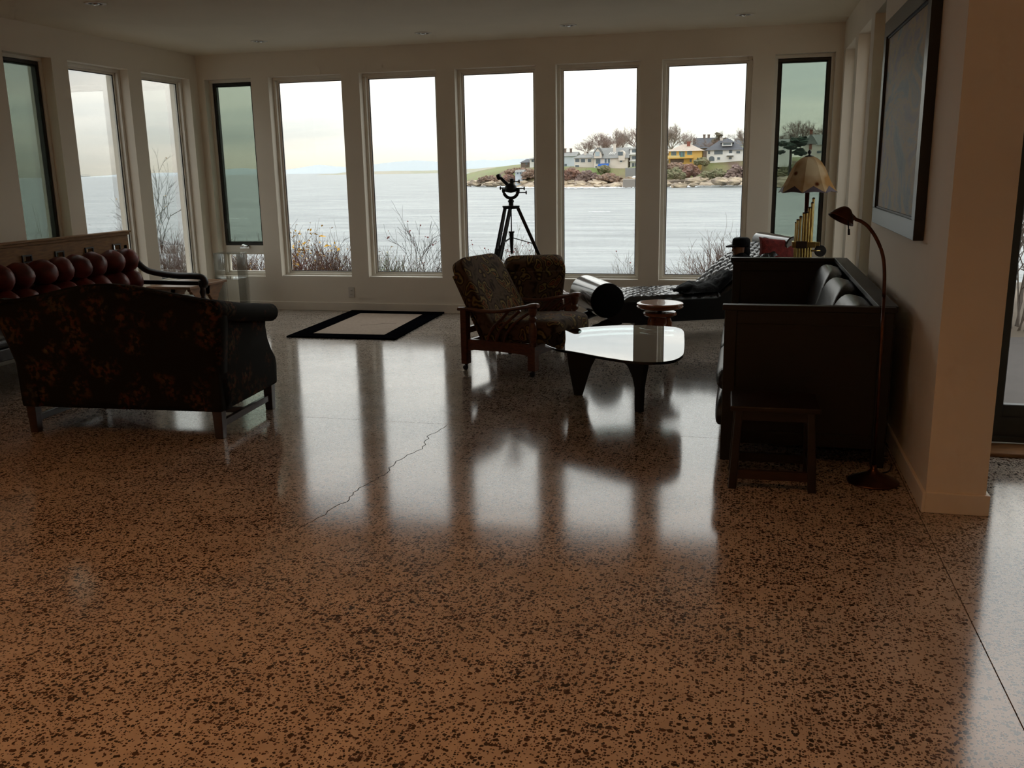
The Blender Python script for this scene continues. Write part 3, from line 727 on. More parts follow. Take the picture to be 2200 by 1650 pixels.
# ---- morris armchairs (front is +x)
def armchair(label, loc, rz):
    t = thing('morris_armchair', label, 'armchair', loc, rz, 'reclining wooden armchairs')
    for s in (-1, 1):
        y = s * .35
        b = B(); beam(b, (-.305, y, .055), (-.305, y, .485), .052, .066); obj('rear_post', b, WOODCH, t, bevel=.004)
        b = B(); beam(b, (.305, y, .055), (.305, y, .24), .062, .062)
        lathe(b, [(.028, .24), (.031, .26), (.022, .275), (.030, .30), (.034, .36), (.028, .41), (.020, .425), (.031, .44), (.031, .455), (.021, .47), (.033, .50), (.034, .545)], 16, (.305, y, 0))
        obj('front_post', b, WOODCH, t, bevel=0, smooth=True, auto=True)
        b = B(); pts = bez([(-.36, y, .488), (-.28, y, .492), (-.14, y, .484), (.0, y, .490), (.12, y, .512), (.22, y, .533), (.30, y, .548), (.355, y, .552)], 5)
        tube(b, pts, [.030] * (len(pts) - 9) + [.033, .036, .040, .043, .045, .044, .042, .038, .026], 12, sx=1.05, sy=.52); obj('arm', b, WOODCH, t, smooth=True, auto=True)
        b = B(); prism(b, [(-.30, .155), (-.22, .172), (.0, .178), (.22, .172), (.30, .155), (.30, .255), (-.30, .255)], y - .016, y + .016, XZ); obj('side_rail', b, WOODCH, t, bevel=.003)
        for k in range(3):
            x0 = -.10 + .075 * k
            b = B(); tube(b, bez([(x0, y, .25), (x0 + .02, y, .31), (x0 + .07, y, .38), (x0 + .14, y, .44), (x0 + .20 + .02 * k, y, .505)], 4), .016, 8, sx=.7, sy=1.0, up=(0, 1, 0)); obj('bent_slat', b, WOODCH, t, smooth=True)
        for x in (-.305, .305):
            b = B(); lathe(b, [(.012, .055), (.012, .04), (.018, .038)], 10, (x, y, 0)); lathe(b, [(.020, -.009), (.022, -.004), (.022, .004), (.020, .009)], 14, (x - .008, y, .022), Matrix.Rotation(R(90), 3, 'X')); obj('caster', b, BLKMETAL, t, smooth=True, auto=True)
    for x, z0, z1 in ((.305, .165, .245), (-.305, .17, .24), (-.305, .295, .345)):
        b = B(); bx(b, x - .014, x + .014, -.325, .325, z0, z1); obj('cross_rail', b, WOODCH, t, bevel=.003)
    th = math.atan2(.35, .60)                          # back leans
    M = Matrix.Rotation(-th, 3, 'Y')
    b = B(); pillow(b, (-.262, 0, .555), (.13, .615, .70), .22, 40, 28, Matrix.Rotation(-th, 3, 'Y'), .22, .42); obj('back_cushion', b, PAISLEY, t, smooth=True)
    b = B(); beam(b, (-.185, 0, .215), (-.455, 0, .735), .56, .022, up=(1, 0, 0)); obj('back_panel', b, PAISLEY, t, bevel=.006)
    b = B(); pillow(b, (.135, 0, .325), (.71, .61, .20), .24, 36, 18, Matrix.Rotation(R(-4), 3, 'Y'), .32, .6); obj('seat_cushion', b, PAISLEY, t, smooth=True)
    return t
a1 = armchair('patterned wooden armchair facing the glass coffee table, front chair of the pair', (-1.729, 7.150, 0), R(-16.5))
a2 = dup(a1, (-1.905, 8.16, 0), R(112), 'patterned wooden armchair turned to the windows, behind the other armchair')
a2.scale = (1, .88, .95)

# ---- glass coffee table with sculpted legs
t = thing('coffee_table', 'rounded triangular glass coffee table on two black sculpted legs', 'coffee table', (-.75, 6.15, 0))
cor = [(1171, 740), (1178, 722), (1205, 712), (1250, 704), (1310, 699.5), (1370, 698.5), (1420, 700), (1455, 703.5), (1468, 710), (1470.5, 725), (1470, 752), (1464, 766), (1442, 775), (1405, 778), (1360, 776.5), (1300, 768), (1240, 757), (1195, 749)]
P = [at_z(u, v, .40) - Vector((-.75, 6.15, 0)) for u, v in cor]
P = bez([Vector((p.x, p.y, 0)) for p in P] + [Vector((P[0].x, P[0].y, 0))], 4)[:-1]
b = B(); prism(b, [(p.x, p.y) for p in P], .382, .400, XY); obj('glass_top', b, GLASSTOP, t, bevel=.004, seg=2)
L0, L1 = Vector((-1.104 + .75, 6.241 - 6.15, 0)), Vector((-.632 + .75, 5.846 - 6.15, 0))
ax = (L1 - L0).normalized(); ln = (L1 - L0).length; nrm = Vector((-ax.y, ax.x, 0))
def leaf(poly, d, th, off):
    return lambda a, c, tt: tuple(off + d * a + Vector((0, 0, c)) + Vector((-d.y, d.x, 0)) * tt)
# front base: foot at L1, rising to pivot near L0 top
pv = Vector((-.10, .32, 0)); 
pA = [(-.024, 0), (.024, 0), (.028, .16), (.05, .23), (.095, .29), (.17, .33), (.30, .345), (.42, .34), (.48, .32), (.52, .28), (.55, .381), (-.075, .381), (-.06, .30), (-.032, .17)]
pA = [(-a, c) for a, c in pA]
b = B(); prism(b, pA, -.022, .022, leaf(pA, ax, .04, L1)); obj('leg', b, BLACKW, t, bevel=.008, seg=3)
d2 = (Vector((.28, .26, 0)) - L0).normalized()
pB = [(-.03, 0), (.03, 0), (.09, .20), (.14, .30), (.24, .345), (.42, .35), (.60, .33), (.62, .381), (-.075, .381), (-.085, .34), (-.07, .22)]
b = B(); prism(b, pB, -.022, .022, leaf(pB, d2, .04, L0)); obj('leg', b, BLACKW, t, bevel=.008, seg=3)

# ---- piano stool
t = thing('piano_stool', 'round cherry wood piano stool between the coffee table and the chaise', 'stool', (-.657, 7.52, 0), R(12))
b = B(); lathe(b, [(.02, .438), (.17, .436), (.186, .444), (.188, .452), (.180, .458), (.188, .466), (.187, .474), (.178, .481), (.15, .482), (.02, .478)], 40); obj('seat', b, WOODSTOOL, t, smooth=True, auto=True)
b = B(); lathe(b, [(.016, .34), (.016, .44)], 12); obj('screw', b, BLKMETAL, t, smooth=True)
b = B(); lathe(b, [(.03, .372), (.118, .372), (.134, .382), (.136, .396), (.128, .406), (.03, .410)], 36); lathe(b, [(.045, .29), (.06, .32), (.05, .374)], 20); obj('collar', b, WOODSTOOL, t, smooth=True, auto=True)
for k in range(4):
    a = R(45 + 90 * k); d = Vector((math.cos(a), math.sin(a), 0))
    p0, p1 = d * .085 + Vector((0, 0, .375)), d * .165 + Vector((0, 0, .035))
    b = B(); n = 14; rs = [.017, .020, .024, .016, .026, .028, .024, .016, .024, .019, .016, .020, .015, .013]
    tube(b, [p0 + (p1 - p0) * (i / (n - 1)) for i in range(n)], rs, 12); lg = obj('leg', b, WOODSTOOL, t, smooth=True)
    b = B(); ball(b, d * .170 + Vector((0, 0, .021)), .021, 14, 10); obj('glass_ball', b, ACRYL, lg, smooth=True)
    b = B()
    for j in range(3):
        aa = a + R(120 * j); e = Vector((math.cos(aa), math.sin(aa), 0))
        tube(b, [p1, d * .170 + e * .023 + Vector((0, 0, .026)), d * .170 + e * .016 + Vector((0, 0, .008))], .004, 6)
    obj('claw', b, BRASS, lg, smooth=True)

# ---- black leather chaise under the windows (x along its length, y to its far side)
CH = Vector((-1.16, 8.05, 0)); CA = R(26)
t = thing('chaise_longue', 'black leather chaise longue with rolled ends under the windows', 'chaise', CH, CA)
W_ = .68
# body: frame side profile
sidep = [(-.02, .27), (.06, .21), (.30, .195), (1.55, .195), (1.72, .24), (1.80, .42), (1.84, .62), (1.835, .80), (1.76, .80), (1.67, .74), (1.49, .68), (1.32, .59), (1.16, .46), (1.04, .395), (.12, .395), (-.04, .40)]
b = B(); prism(b, sidep, 0.0, W_, XZ); obj('body', b, BLACKW, t, bevel=.008)
b = B(); M = Matrix.Rotation(R(-90), 3, 'X'); lathe(b, [(.02, -.004), (.145, -.004), (.155, .006), (.155, W_ - .006), (.145, W_ + .004), (.02, W_ + .004)], 40, (0, 0, .412), M); obj('foot_roll', b, LEATHERG, t, smooth=True, auto=True)
MATTEB = mat('matte_black', (.004, .004, .004), .8, spec=.1)
b = B(); lathe(b, [(.02, -.010), (.140, -.010), (.150, -.004), (.150, .004), (.02, .006)], 40, (0, 0, .412), M); obj('roll_end', b, MATTEB, t, smooth=True, auto=True)
b = B(); lathe(b, [(.02, -.004), (.075, -.004), (.085, .006), (.085, W_ - .006), (.075, W_ + .004), (.02, W_ + .004)], 32, (1.765, 0, .835), M); obj('head_roll', b, LEATHERG, t, smooth=True, auto=True)
# tufted pad following seat and slope
path = bez([(.13, 0, .395), (.55, 0, .395), (.98, 0, .395), (1.12, 0, .435), (1.28, 0, .575), (1.46, 0, .70), (1.64, 0, .765), (1.72, 0, .80)], 16)
b = B(); nb = 36; rows = []
s = 0.0; prev = path[0]
for i, p in enumerate(path):
    s += (p - prev).length; prev = p
    tg = (path[min(i + 1, len(path) - 1)] - path[max(i - 1, 0)]).normalized(); nr = Vector((-tg.z, 0, tg.x))
    row = []
    for j in range(nb + 1):
        yy = W_ * j / nb; g = .115
        q1, q2 = (s / g + yy / (g * .9)), (s / g - yy / (g * .9))
        dd = min(abs(q1 - round(q1)), abs(q2 - round(q2)))
        puff = .048 - .020 * math.exp(-(dd / .10) ** 2)
        ed = min(1, min(yy, W_ - yy) / .03); puff *= math.sqrt(max(0, ed * (2 - ed)))
        en = min(1, (i + .001) / 3) ; puff *= en
        row.append(b.verts.new((p.x + nr.x * puff, yy, p.z + nr.z * puff)))
    rows.append(row)
for r0, r1 in zip(rows[:-1], rows[1:]):
    for j in range(nb): b.faces.new((r0[j], r0[j + 1], r1[j + 1], r1[j]))
obj('tufted_pad', b, LEATHERP, t, smooth=True)
for x, sg in ((-.02, -1), (1.62, 1)):
    for yy in (.06, W_ - .06):
        b = B(); tube(b, bez([(x - sg * .16, yy, .225), (x - sg * .06, yy, .205), (x + sg * .03, yy, .175), (x + sg * .10, yy, .155), (x + sg * .125, yy, .10), (x + sg * .11, yy, .0)], 4), [.040] * 8 + [.034] * 8 + [.028] * 5, 10); obj('leg', b, BLACKW, t, smooth=True, auto=True)
b = B(); bx(b, .28, .52, .08, .6, .165, .2); obj('underside_block', b, BLACKW, t)

# things on the chaise (placed in its own frame)
def on_chaise(x, y, z):
    v = Matrix.Rotation(CA, 3, 'Z') @ Vector((x, y, z)); return CH + v
t = thing('red_cushion', 'dark red woven cushion propped on the head of the chaise', 'cushion', (.29, 8.80, .665), R(-84))
b = B(); n = 18; g2 = {}
for sd in (0, 1):
    for i in range(n + 1):
        for j in range(n + 1):
            p, q = i / n * 2 - 1, j / n * 2 - 1
            th = .055 * (max(0, 1 - p ** 4) * max(0, 1 - q ** 4)) ** .6 + .002
            pin = 1 - .10 * (1 - abs(p) ** 2) * abs(q) ** 3 ; pin2 = 1 - .10 * (1 - q * q) * abs(p) ** 3
            g2[sd, i, j] = b.verts.new(((th if sd else -th) , p * .18 * pin2, q * .12 * pin))
for sd in (0, 1):
    for i in range(n):
        for j in range(n):
            f = (g2[sd, i, j], g2[sd, i + 1, j], g2[sd, i + 1, j + 1], g2[sd, i, j + 1]); b.faces.new(f if sd else f[::-1])
for i in range(n):
    for a_, c_ in (((i, 0), (i + 1, 0)), ((i, n), (i + 1, n)), ((0, i), (0, i + 1)), ((n, i), (n, i + 1))):
        try: b.faces.new((g2[0, *a_], g2[0, *c_], g2[1, *c_], g2[1, *a_]))
        except ValueError: pass
Mc = Matrix.Rotation(R(-48), 4, 'Y') @ Matrix.Translation((.0, 0, .09)) @ Matrix.Rotation(R(48 - 30), 4, 'Y')
bmesh.ops.transform(b, matrix=Matrix.Translation((-.03, 0, .12)) @ Matrix.Rotation(R(-22), 4, 'Y') @ Matrix.Rotation(R(-5), 4, 'X'), verts=b.verts)
obj('cover', b, REDCUSH, t, smooth=True)
b = B(); tube(b, bez([(-.06, -.15, .225), (-.065, -.12, .235), (-.07, -.08, .222)], 4), .010, 6); obj('tassel', b, mat('brown_piping', (.05, .022, .012), .8), t, smooth=True)

t = thing('doll', 'small dark doll with a tan face in a black peaked cap on the chaise', 'doll', on_chaise(1.31, .16, .665), CA + R(180))
b = B(); pillow(b, (-.03, 0, .03), (.20, .17, .14), .6, 20, 12, Matrix.Rotation(R(-35), 3, 'Y')); obj('body', b, BLKCLOTH, t, smooth=True)
b = B(); ball(b, (0, 0, .145), (.068, .058, .080), 20, 14); ball(b, (.066, 0, .135), (.014, .010, .013), 10, 8); ball(b, (.052, 0, .098), (.014, .022, .008), 10, 6)
for s in (-1, 1): ball(b, (.0, s * .058, .14), (.012, .006, .018), 8, 6)
hd = obj('head', b, SKIN, t, smooth=True)
b = B()
for s in (-1, 1): ball(b, (.060, s * .022, .155), (.007, .008, .006), 8, 6)
obj('eyes', b, BLKMETAL, hd, smooth=True)
b = B(); lathe(b, [(.076, .165), (.080, .18), (.082, .205), (.078, .232), (.060, .246), (.02, .250)], 24, (-.012, 0, 0)); cap = obj('cap', b, BLKCLOTH, hd, smooth=True)
b = B(); n = 14; V0 = []; V1 = []
for k in range(n + 1):
    a = R(-70 + 140 * k / n); c_, s_ = math.cos(a), math.sin(a)
    V0.append(((.070 * c_ - .012), .078 * s_, .178)); V1.append((.070 * c_ - .012 + .075 * max(0, c_) ** .8, .082 * s_, .178 - .018 * c_ + .01))
va = [b.verts.new(p) for p in V0]; vb = [b.verts.new(p) for p in V1]; vc = [b.verts.new((p[0], p[1], p[2] - .008)) for p in V0]; vd = [b.verts.new((p[0], p[1], p[2] - .008)) for p in V1]
for k in range(n):
    b.faces.new((va[k], vb[k], vb[k + 1], va[k + 1])); b.faces.new((vc[k], vc[k + 1], vd[k + 1], vd[k])); b.faces.new((vb[k], vd[k], vd[k + 1], vb[k + 1]))
obj('peak', b, BLKCLOTH, cap, smooth=True)
b = B(); ball(b, (-.045, 0, .12), (.055, .066, .085), 16, 12, .08, 2); obj('hair', b, BLKCLOTH, hd, smooth=True)

t = thing('black_jacket', 'crumpled black jacket heaped at the foot of the chaise slope', 'jacket', on_chaise(.98, .20, .445), CA)
b = B(); n = 30; m_ = 22; V = []
for i in range(n + 1):
    row = []
    for j in range(m_ + 1):
        p, q = i / n * 2 - 1, j / m_ * 2 - 1
        r_ = math.sqrt(p * p + q * q)
        hgt = max(0, 1 - (abs(p) ** 2.4 + abs(q) ** 2.6)) ** .7
        w = mnoise.noise(Vector((p * 3.2, q * 3.2, 1.3))) * .5 + mnoise.noise(Vector((p * 7, q * 5, 4.3))) * .22
        x = p * .26 + .02 * w; y = q * .20 + .03 * w
        base = max(0, (x - .07)) * .85
        row.append(b.verts.new((x, y, base + (.075 + .055 * w) * hgt - .012 * (1 - hgt) * (r_ < .2))))
    V.append(row)
for i in range(n):
    for j in range(m_): b.faces.new((V[i][j], V[i + 1][j], V[i + 1][j + 1], V[i][j + 1]))
obj('folded_cloth', b, BLKCLOTH, t, smooth=True)
b = B(); tube(b, bez([(-.16, -.06, .05), (-.24, -.10, .035), (-.33, -.11, .018)], 5), [.045] * 4 + [.040] * 4 + [.02] * 3, 12, sx=1.1, sy=.6); obj('sleeve', b, BLKCLOTH, t, smooth=True)

# ---- black leather sofa against the right wall
t = thing('leather_sofa', 'boxy black leather sofa with dark panelled ends along the right wall', 'sofa', (.325, 6.25, 0))
X0, X1, Y0, Y1, H = -.43, .425, -1.335, 1.335, .845
for ya, yb in ((Y0, Y0 + .06), (Y1 - .06, Y1)):
    b = B(); bx(b, X0, X1 - .005, ya, yb, H - .030, H); obj('top_rail', b, EBONY, t, bevel=.004)
    b = B(); bx(b, X0 + .012, X0 + .075, ya + .004, yb - .004, .0, H - .03); obj('corner_post', b, EBONY, t, bevel=.004)
    b = B(); bx(b, X1 - .075, X1 - .012, ya + .004, yb - .004, .0, H - .03); obj('corner_post', b, EBONY, t, bevel=.004)
    b = B(); bx(b, X0 + .075, X1 - .075, ya + .008, yb - .008, .10, .17); obj('panel_rail', b, EBONY, t, bevel=.003)
    b = B(); bx(b, X0 + .075, X1 - .075, ya + .008, yb - .008, H - .10, H - .03); obj('panel_rail', b, EBONY, t, bevel=.003)
    b = B(); bx(b, X0 + .075, X1 - .075, ya + .018, yb - .018, .17, H - .10); obj('side_panel', b, EBONY, t)
b = B(); bx(b, X1 - .045, X1, Y0 + .06, Y1 - .06, .12, H - .03); obj('back_panel', b, EBONY, t)
b = B(); bx(b, X1 - .085, X1 + .008, Y0 + .03, Y1 - .03, H - .028, H + .002); obj('back_rail', b, EBONY, t, bevel=.004)
b = B(); bx(b, X0 + .05, X1 - .05, Y0 + .06, Y1 - .06, .13, .30); obj('seat_platform', b, LEATHER, t)
LN = (Y1 - Y0 - .13) / 3
for k in range(3):
    yc = Y0 + .065 + LN * (k + .5)
    b = B(); pillow(b, (-.06, yc, .42), (.80, LN, .20), .16, 36, 14); obj('seat_cushion', b, LEATHER, t, smooth=True)
    b = B(); pillow(b, (-.395, yc, .235), (.12, LN, .20), .25, 28, 14); obj('front_roll', b, LEATHER, t, smooth=True)
    b = B(); pillow(b, (.27, yc, .61), (.22, LN, .42), .2, 32, 16, Matrix.Rotation(R(16), 3, 'Y')); obj('back_cushion', b, LEATHER, t, smooth=True)

# ---- low dark stool beside the sofa end
t = thing('wooden_stool', 'low dark wooden stool in front of the black sofa end', 'stool', (.165, 4.62, 0), R(1))
b = B(); bx(b, -.21, .21, -.165, .165, .395, .42); obj('seat', b, WOODDK, t, bevel=.006)
for z, w in ((.345, .17), ):
    for s in (-1, 1):
        b = B(); bx(b, -w, w, s * .125 - .011, s * .125 + .011, z, .395); obj('apron', b, WOODDK, t)
        b = B(); bx(b, s * .165 - .011, s * .165 + .011, -.12, .12, z, .395); obj('apron', b, WOODDK, t)
for sx in (-1, 1):
    for sy in (-1, 1):
        b = B(); beam(b, (sx * .168, sy * .125, .395), (sx * .188, sy * .150, 0), .036, .036, .040, .040); obj('leg', b, WOODDK, t, bevel=.005)
    b = B(); beam(b, (sx * .183, -.14, .10), (sx * .183, .14, .10), .022, .035); obj('stretcher', b, WOODDK, t)
for sy in (-1, 1):
    b = B(); beam(b, (-.183, sy * .145, .075), (.183, sy * .145, .075), .022, .045); obj('stretcher', b, WOODR if sy < 0 else WOODDK, t)

# ---- copper reading lamp
t = thing('floor_lamp', 'slim copper floor lamp with a curved neck beside the leather sofa', 'floor lamp', (.66, 4.69, 0))
b = B(); lathe(b, [(.122, 0), (.125, .006), (.118, .012), (.07, .034), (.03, .052), (.016, .07), (.012, .09)], 36); obj('base', b, COPPER, t, smooth=True)
b = B(); tube(b, [(0, 0, .08), (-.004, 0, .5), (-.012, 0, .95)], .0075, 12); obj('pole', b, COPPER, t, smooth=True)
b = B(); tube(b, bez([(-.012, 0, .93), (-.018, 0, 1.05), (-.032, 0, 1.13), (-.062, 0, 1.20), (-.100, 0, 1.255), (-.135, 0, 1.283), (-.165, 0, 1.295)], 6), .0085, 10); obj('neck', b, COPPER, t, smooth=True)
d = Vector((-.80, -.12, -.25)).normalized(); zq = Vector((0, 0, 1)).rotation_difference(Vector((-.45, -.20, -.86)).normalized()).to_matrix()
hb = Vector((-.203, -.002, 1.345))
b = B(); lathe(b, [(.006, -.006), (.020, -.001), (.034, .012), (.049, .032), (.061, .054), (.064, .060), (.059, .058), (.030, .016), (.006, .002)], 28, hb, zq); hd = obj('lamp_head', b, COPPER, t, smooth=True)
b = B(); tube(b, [(-.165, 0, 1.295), (-.178, -.001, 1.308), (-.196, -.001, 1.322)], .010, 10); obj('joint', b, COPPER, hd, smooth=True)
b = B(); tube(b, [(-.20, -.02, 1.300), (-.192, -.02, 1.245)], .0028, 6); tube(b, [(-.192, -.02, 1.25), (-.190, -.02, 1.222)], .005, 8); obj('switch_pull', b, BLKMETAL, hd, smooth=True)
b = B(); tube(b, bez([(.0, .02, .02), (.05, .12, .008), (.10, .18, .006), (.13, .30, .006)], 6), .004, 6); obj('cord', b, BLKMETAL, t, smooth=True)

# ---- side table and the pipe lamp behind the sofa
t = thing('lamp_table', 'dark round side table behind the sofa carrying the brass lamp', 'side table', (.485, 8.32, 0))
b = B(); lathe(b, [(.02, .50), (.20, .50), (.21, .51), (.20, .52), (.02, .52)], 32); obj('top', b, WOODDK, t, smooth=True, auto=True)
b = B(); lathe(b, [(.03, .05), (.022, .2), (.03, .35), (.06, .50)], 16); obj('pedestal', b, WOODDK, t, smooth=True)
b = B(); lathe(b, [(.16, 0), (.16, .02), (.05, .05), (.03, .06)], 24); obj('foot', b, WOODDK, t, smooth=True, auto=True)
t = thing('table_lamp', 'brass organ-pipe table lamp with a painted parchment bell shade', 'table lamp', (.485, 8.32, .52))
b = B(); lathe(b, [(.095, 0), (.10, .012), (.085, .03), (.02, .035)], 28); obj('base', b, BRASS, t, smooth=True, auto=True)
b = B(); tube(b, [(0, 0, .03), (0, 0, .80)], .018, 14); obj('stem', b, COPPER, t, smooth=True)
for k, (x, y, zt) in enumerate((x_, y_, z_ + .055) for x_, y_, z_ in ((-.078, -.02, .495), (-.068, -.05, .52), (-.046, -.055, .545), (-.022, -.06, .575), (.0, -.062, .58), (.022, -.058, .62), (.042, -.05, .66), (.052, -.02, .695))):
    b = B(); lathe(b, [(.0105, .03), (.0105, zt - .012), (.013, zt - .010), (.013, zt - .004), (.009, zt)], 12, (x, y, 0)); pp = obj('pipe', b, BRASS, t, smooth=True, auto=True)
    b = B(); lathe(b, [(.012, zt), (.012, zt + .006), (.004, zt + .010)], 10, (x, y, 0)); obj('pipe_cap', b, WOODDK, pp, smooth=True, auto=True)
b = B(); bx(b, -.105, .085, -.085, .03, .345, .395); bx(b, .05, .12, -.05, -.01, .355, .39); obj('clamp_bar', b, BRASS, t, bevel=.004)
b = B(); bx(b, -.075, .015, -.092, -.08, .34, .40); obj('clamp_block', b, WOODDK, t, bevel=.003)
b = B(); Mx = Matrix.Rotation(R(75), 3, 'X'); lathe(b, [(.01, -.006), (.046, -.006), (.050, 0), (.046, .006), (.01, .006)], 28, (.128, -.03, .315), Mx); obj('valve_wheel', b, BLKMETAL, t, smooth=True, auto=True)
b = B(); tube(b, [(.055, -.03, .315), (.128, -.03, .315)], .007, 8); obj('valve_stem', b, BRASS, t, smooth=True)
# eight curved shade panels, each with its own hem
def shade_pt(f, a, k):
    prof = [(.0, .035), (.06, .072), (.15, .102), (.30, .132), (.48, .156), (.66, .180), (.82, .207), (.93, .228), (1.0, .243)]
    for (fa, ra), (fb, rb) in zip(prof[:-1], prof[1:]):
        if fa <= f <= fb: r = ra + (rb - ra) * (f - fa) / (fb - fa); break
    z = 1.095 - .295 * f
    half = math.pi / 8
    r = r * (math.cos(half) / math.cos(a)) * (1 + .035 * math.sin(math.pi * f) * math.cos(a / half * math.pi / 2))
    sc = .010 * f ** 4 * math.cos(a / half * math.pi / 2)
    return r, z + sc
TRIMD = mat('shade_trim_dark', (.05, .03, .04), .7)
for k in range(8):
    b = B(); nf, na = 18, 8; g3 = {}
    for o_ in (0, 1):
        for i in range(nf + 1):
            for j in range(na + 1):
                a = (j / na - .5) * math.pi / 4; r, z = shade_pt(i / nf, a, k); r -= .003 * o_
                A_ = a + k * math.pi / 4 + R(10)
                g3[o_, i, j] = b.verts.new((r * math.cos(A_), r * math.sin(A_), z))
    for o_ in (0, 1):
        for i in range(nf):
            for j in range(na): b.faces.new((g3[o_, i, j], g3[o_, i + 1, j], g3[o_, i + 1, j + 1], g3[o_, i, j + 1]))
    for j in range(na):
        for i in (0, nf): b.faces.new((g3[0, i, j], g3[0, i, j + 1], g3[1, i, j + 1], g3[1, i, j]))
    sp_ = obj('shade_panel', b, SHADE, t, smooth=True)
    b = B(); V0, V1 = [], []
    for j in range(na + 1):
        a = (j / na - .5) * math.pi / 4; A_ = a + k * math.pi / 4 + R(10)
        f0 = 1 - .17 * (1 - abs(j / na - .5) * 2) - .012
        for ff, V in ((f0, V0), (1.0, V1)):
            r, z = shade_pt(ff, a, k); r += .0018; V.append(b.verts.new((r * math.cos(A_), r * math.sin(A_), z)))
    for j in range(na): b.faces.new((V0[j], V1[j], V1[j + 1], V0[j + 1]))
    obj('painted_hem', b, TRIMD, sp_, smooth=True)
b = B(); lathe(b, [(.036, 1.088), (.038, 1.098), (.012, 1.104), (.006, 1.112), (.014, 1.122), (.016, 1.134), (.008, 1.146), (.002, 1.15)], 16); obj('finial', b, BLKMETAL, t, smooth=True)
b = B(); tube(b, [(0, 0, .79), (0, 0, 1.10)], .006, 8); ball(b, (0, 0, .90), (.03, .03, .045), 12, 8); obj('socket', b, BRASS, t, smooth=True)

# ---- tripod with its sighting head by the windows
t = thing('tripod', 'black tripod carrying an old sighting instrument in front of the windows', 'tripod', (-2.255, 8.98, 0))
ZTOP = 1.205
b = B(); lathe(b, [(.075, ZTOP - .03), (.085, ZTOP - .012), (.085, ZTOP), (.03, ZTOP + .004)], 24); obj('top_plate', b, BLKMETAL, t, smooth=True, auto=True)
for k in range(3):
    a = R(12 + 120 * k); d = Vector((math.cos(a), math.sin(a), 0)); sd = Vector((-d.y, d.x, 0))
    f = lambda q: d * (.065 + .52 * q) + Vector((0, 0, ZTOP - .02 - (ZTOP - .02) * q))
    b = B()
    for s in (-1, 1):
        beam(b, f(0) + sd * s * .030, f(.60) + sd * s * .022, .018, .030)
    lg = obj('leg', b, BLKMETAL, t)
    b = B(); beam(b, f(.34), f(.985), .026, .028, .022, .024); obj('extension', b, BLKMETAL, lg)
    b = B(); beam(b, f(.56) - sd * .04, f(.56) + sd * .04, .03, .05); obj('leg_clamp', b, BLKMETAL, lg)
    b = B(); beam(b, f(.34) - sd * .035, f(.34) + sd * .035, .025, .04); obj('leg_clamp', b, BLKMETAL, lg)
    b = B(); tube(b, [f(.58) + d * .01, f(.58) + d * .06], .010, 8); obj('clamp_knob', b, BLKMETAL, lg, smooth=True)
    b = B(); lathe(b, [(.002, 0), (.016, .006), (.018, .022), (.010, .035)], 12, f(.985) - Vector((0, 0, .018))); obj('rubber_foot', b, BLKMETAL, lg, smooth=True)
    b = B(); tube(b, [Vector((0, 0, ZTOP - .31)), f(.30)], .005, 6); obj('spreader', b, BLKMETAL, t)
b = B(); tube(b, [(0, 0, ZTOP - .47), (0, 0, ZTOP - .34), (0, 0, ZTOP - .25)], [.013, .020, .024], 12); tube(b, [(0, 0, ZTOP - .265), (0, 0, ZTOP - .25)], .030, 12); tube(b, [(0, 0, ZTOP - .26), (0, 0, ZTOP - .02)], .006, 8); obj('centre_column', b, BLKMETAL, t, smooth=True, auto=True)
b = B(); lathe(b, [(.024, ZTOP), (.024, ZTOP + .03), (.030, ZTOP + .035), (.030, ZTOP + .05), (.022, ZTOP + .055), (.022, ZTOP + .075)], 16); obj('neck', b, BLKMETAL, t, smooth=True, auto=True)
b = B(); tube(b, [(.075 * math.cos(R(q)), 0, ZTOP + .15 + .078 * math.sin(R(q))) for q in range(-190, 20, 12)], .016, 8); yk = obj('yoke', b, BLKMETAL, t, smooth=True)
b = B(); lathe(b, [(.004, -.045), (.055, -.035), (.062, -.01), (.055, .02), (.03, .045), (.004, .055)], 20, (0, 0, ZTOP + .168)); obj('head_drum', b, BLKMETAL, t, smooth=True)
b = B(); lathe(b, [(.020, 0), (.020, .05), (.014, .055)], 12, (.012, 0, ZTOP + .205)); tube(b, [(-.03, 0, ZTOP + .20), (-.095, .0, ZTOP + .262), (-.115, 0, ZTOP + .275)], [.018, .016, .014], 10)
lathe(b, [(.026, -.018), (.030, 0), (.026, .018)], 16, (-.118, 0, ZTOP + .278), Matrix.Rotation(R(70), 3, 'Y')); obj('sighting_tube', b, BLKMETAL, t, smooth=True, auto=True)
b = B()
for p0, p1 in (((.06, 0, ZTOP + .165), (.135, 0, ZTOP + .165)), ((.05, 0, ZTOP + .125), (.155, 0, ZTOP + .125)), ((-.06, 0, ZTOP + .17), (-.105, 0, ZTOP + .17)), ((.02, 0, ZTOP + .23), (.085, 0, ZTOP + .232))):
    tube(b, [p0, p1], .006, 6); ball(b, p1, (.008, .016, .020), 8, 6)
obj('adjusting_screws', b, BLKMETAL, t, smooth=True)

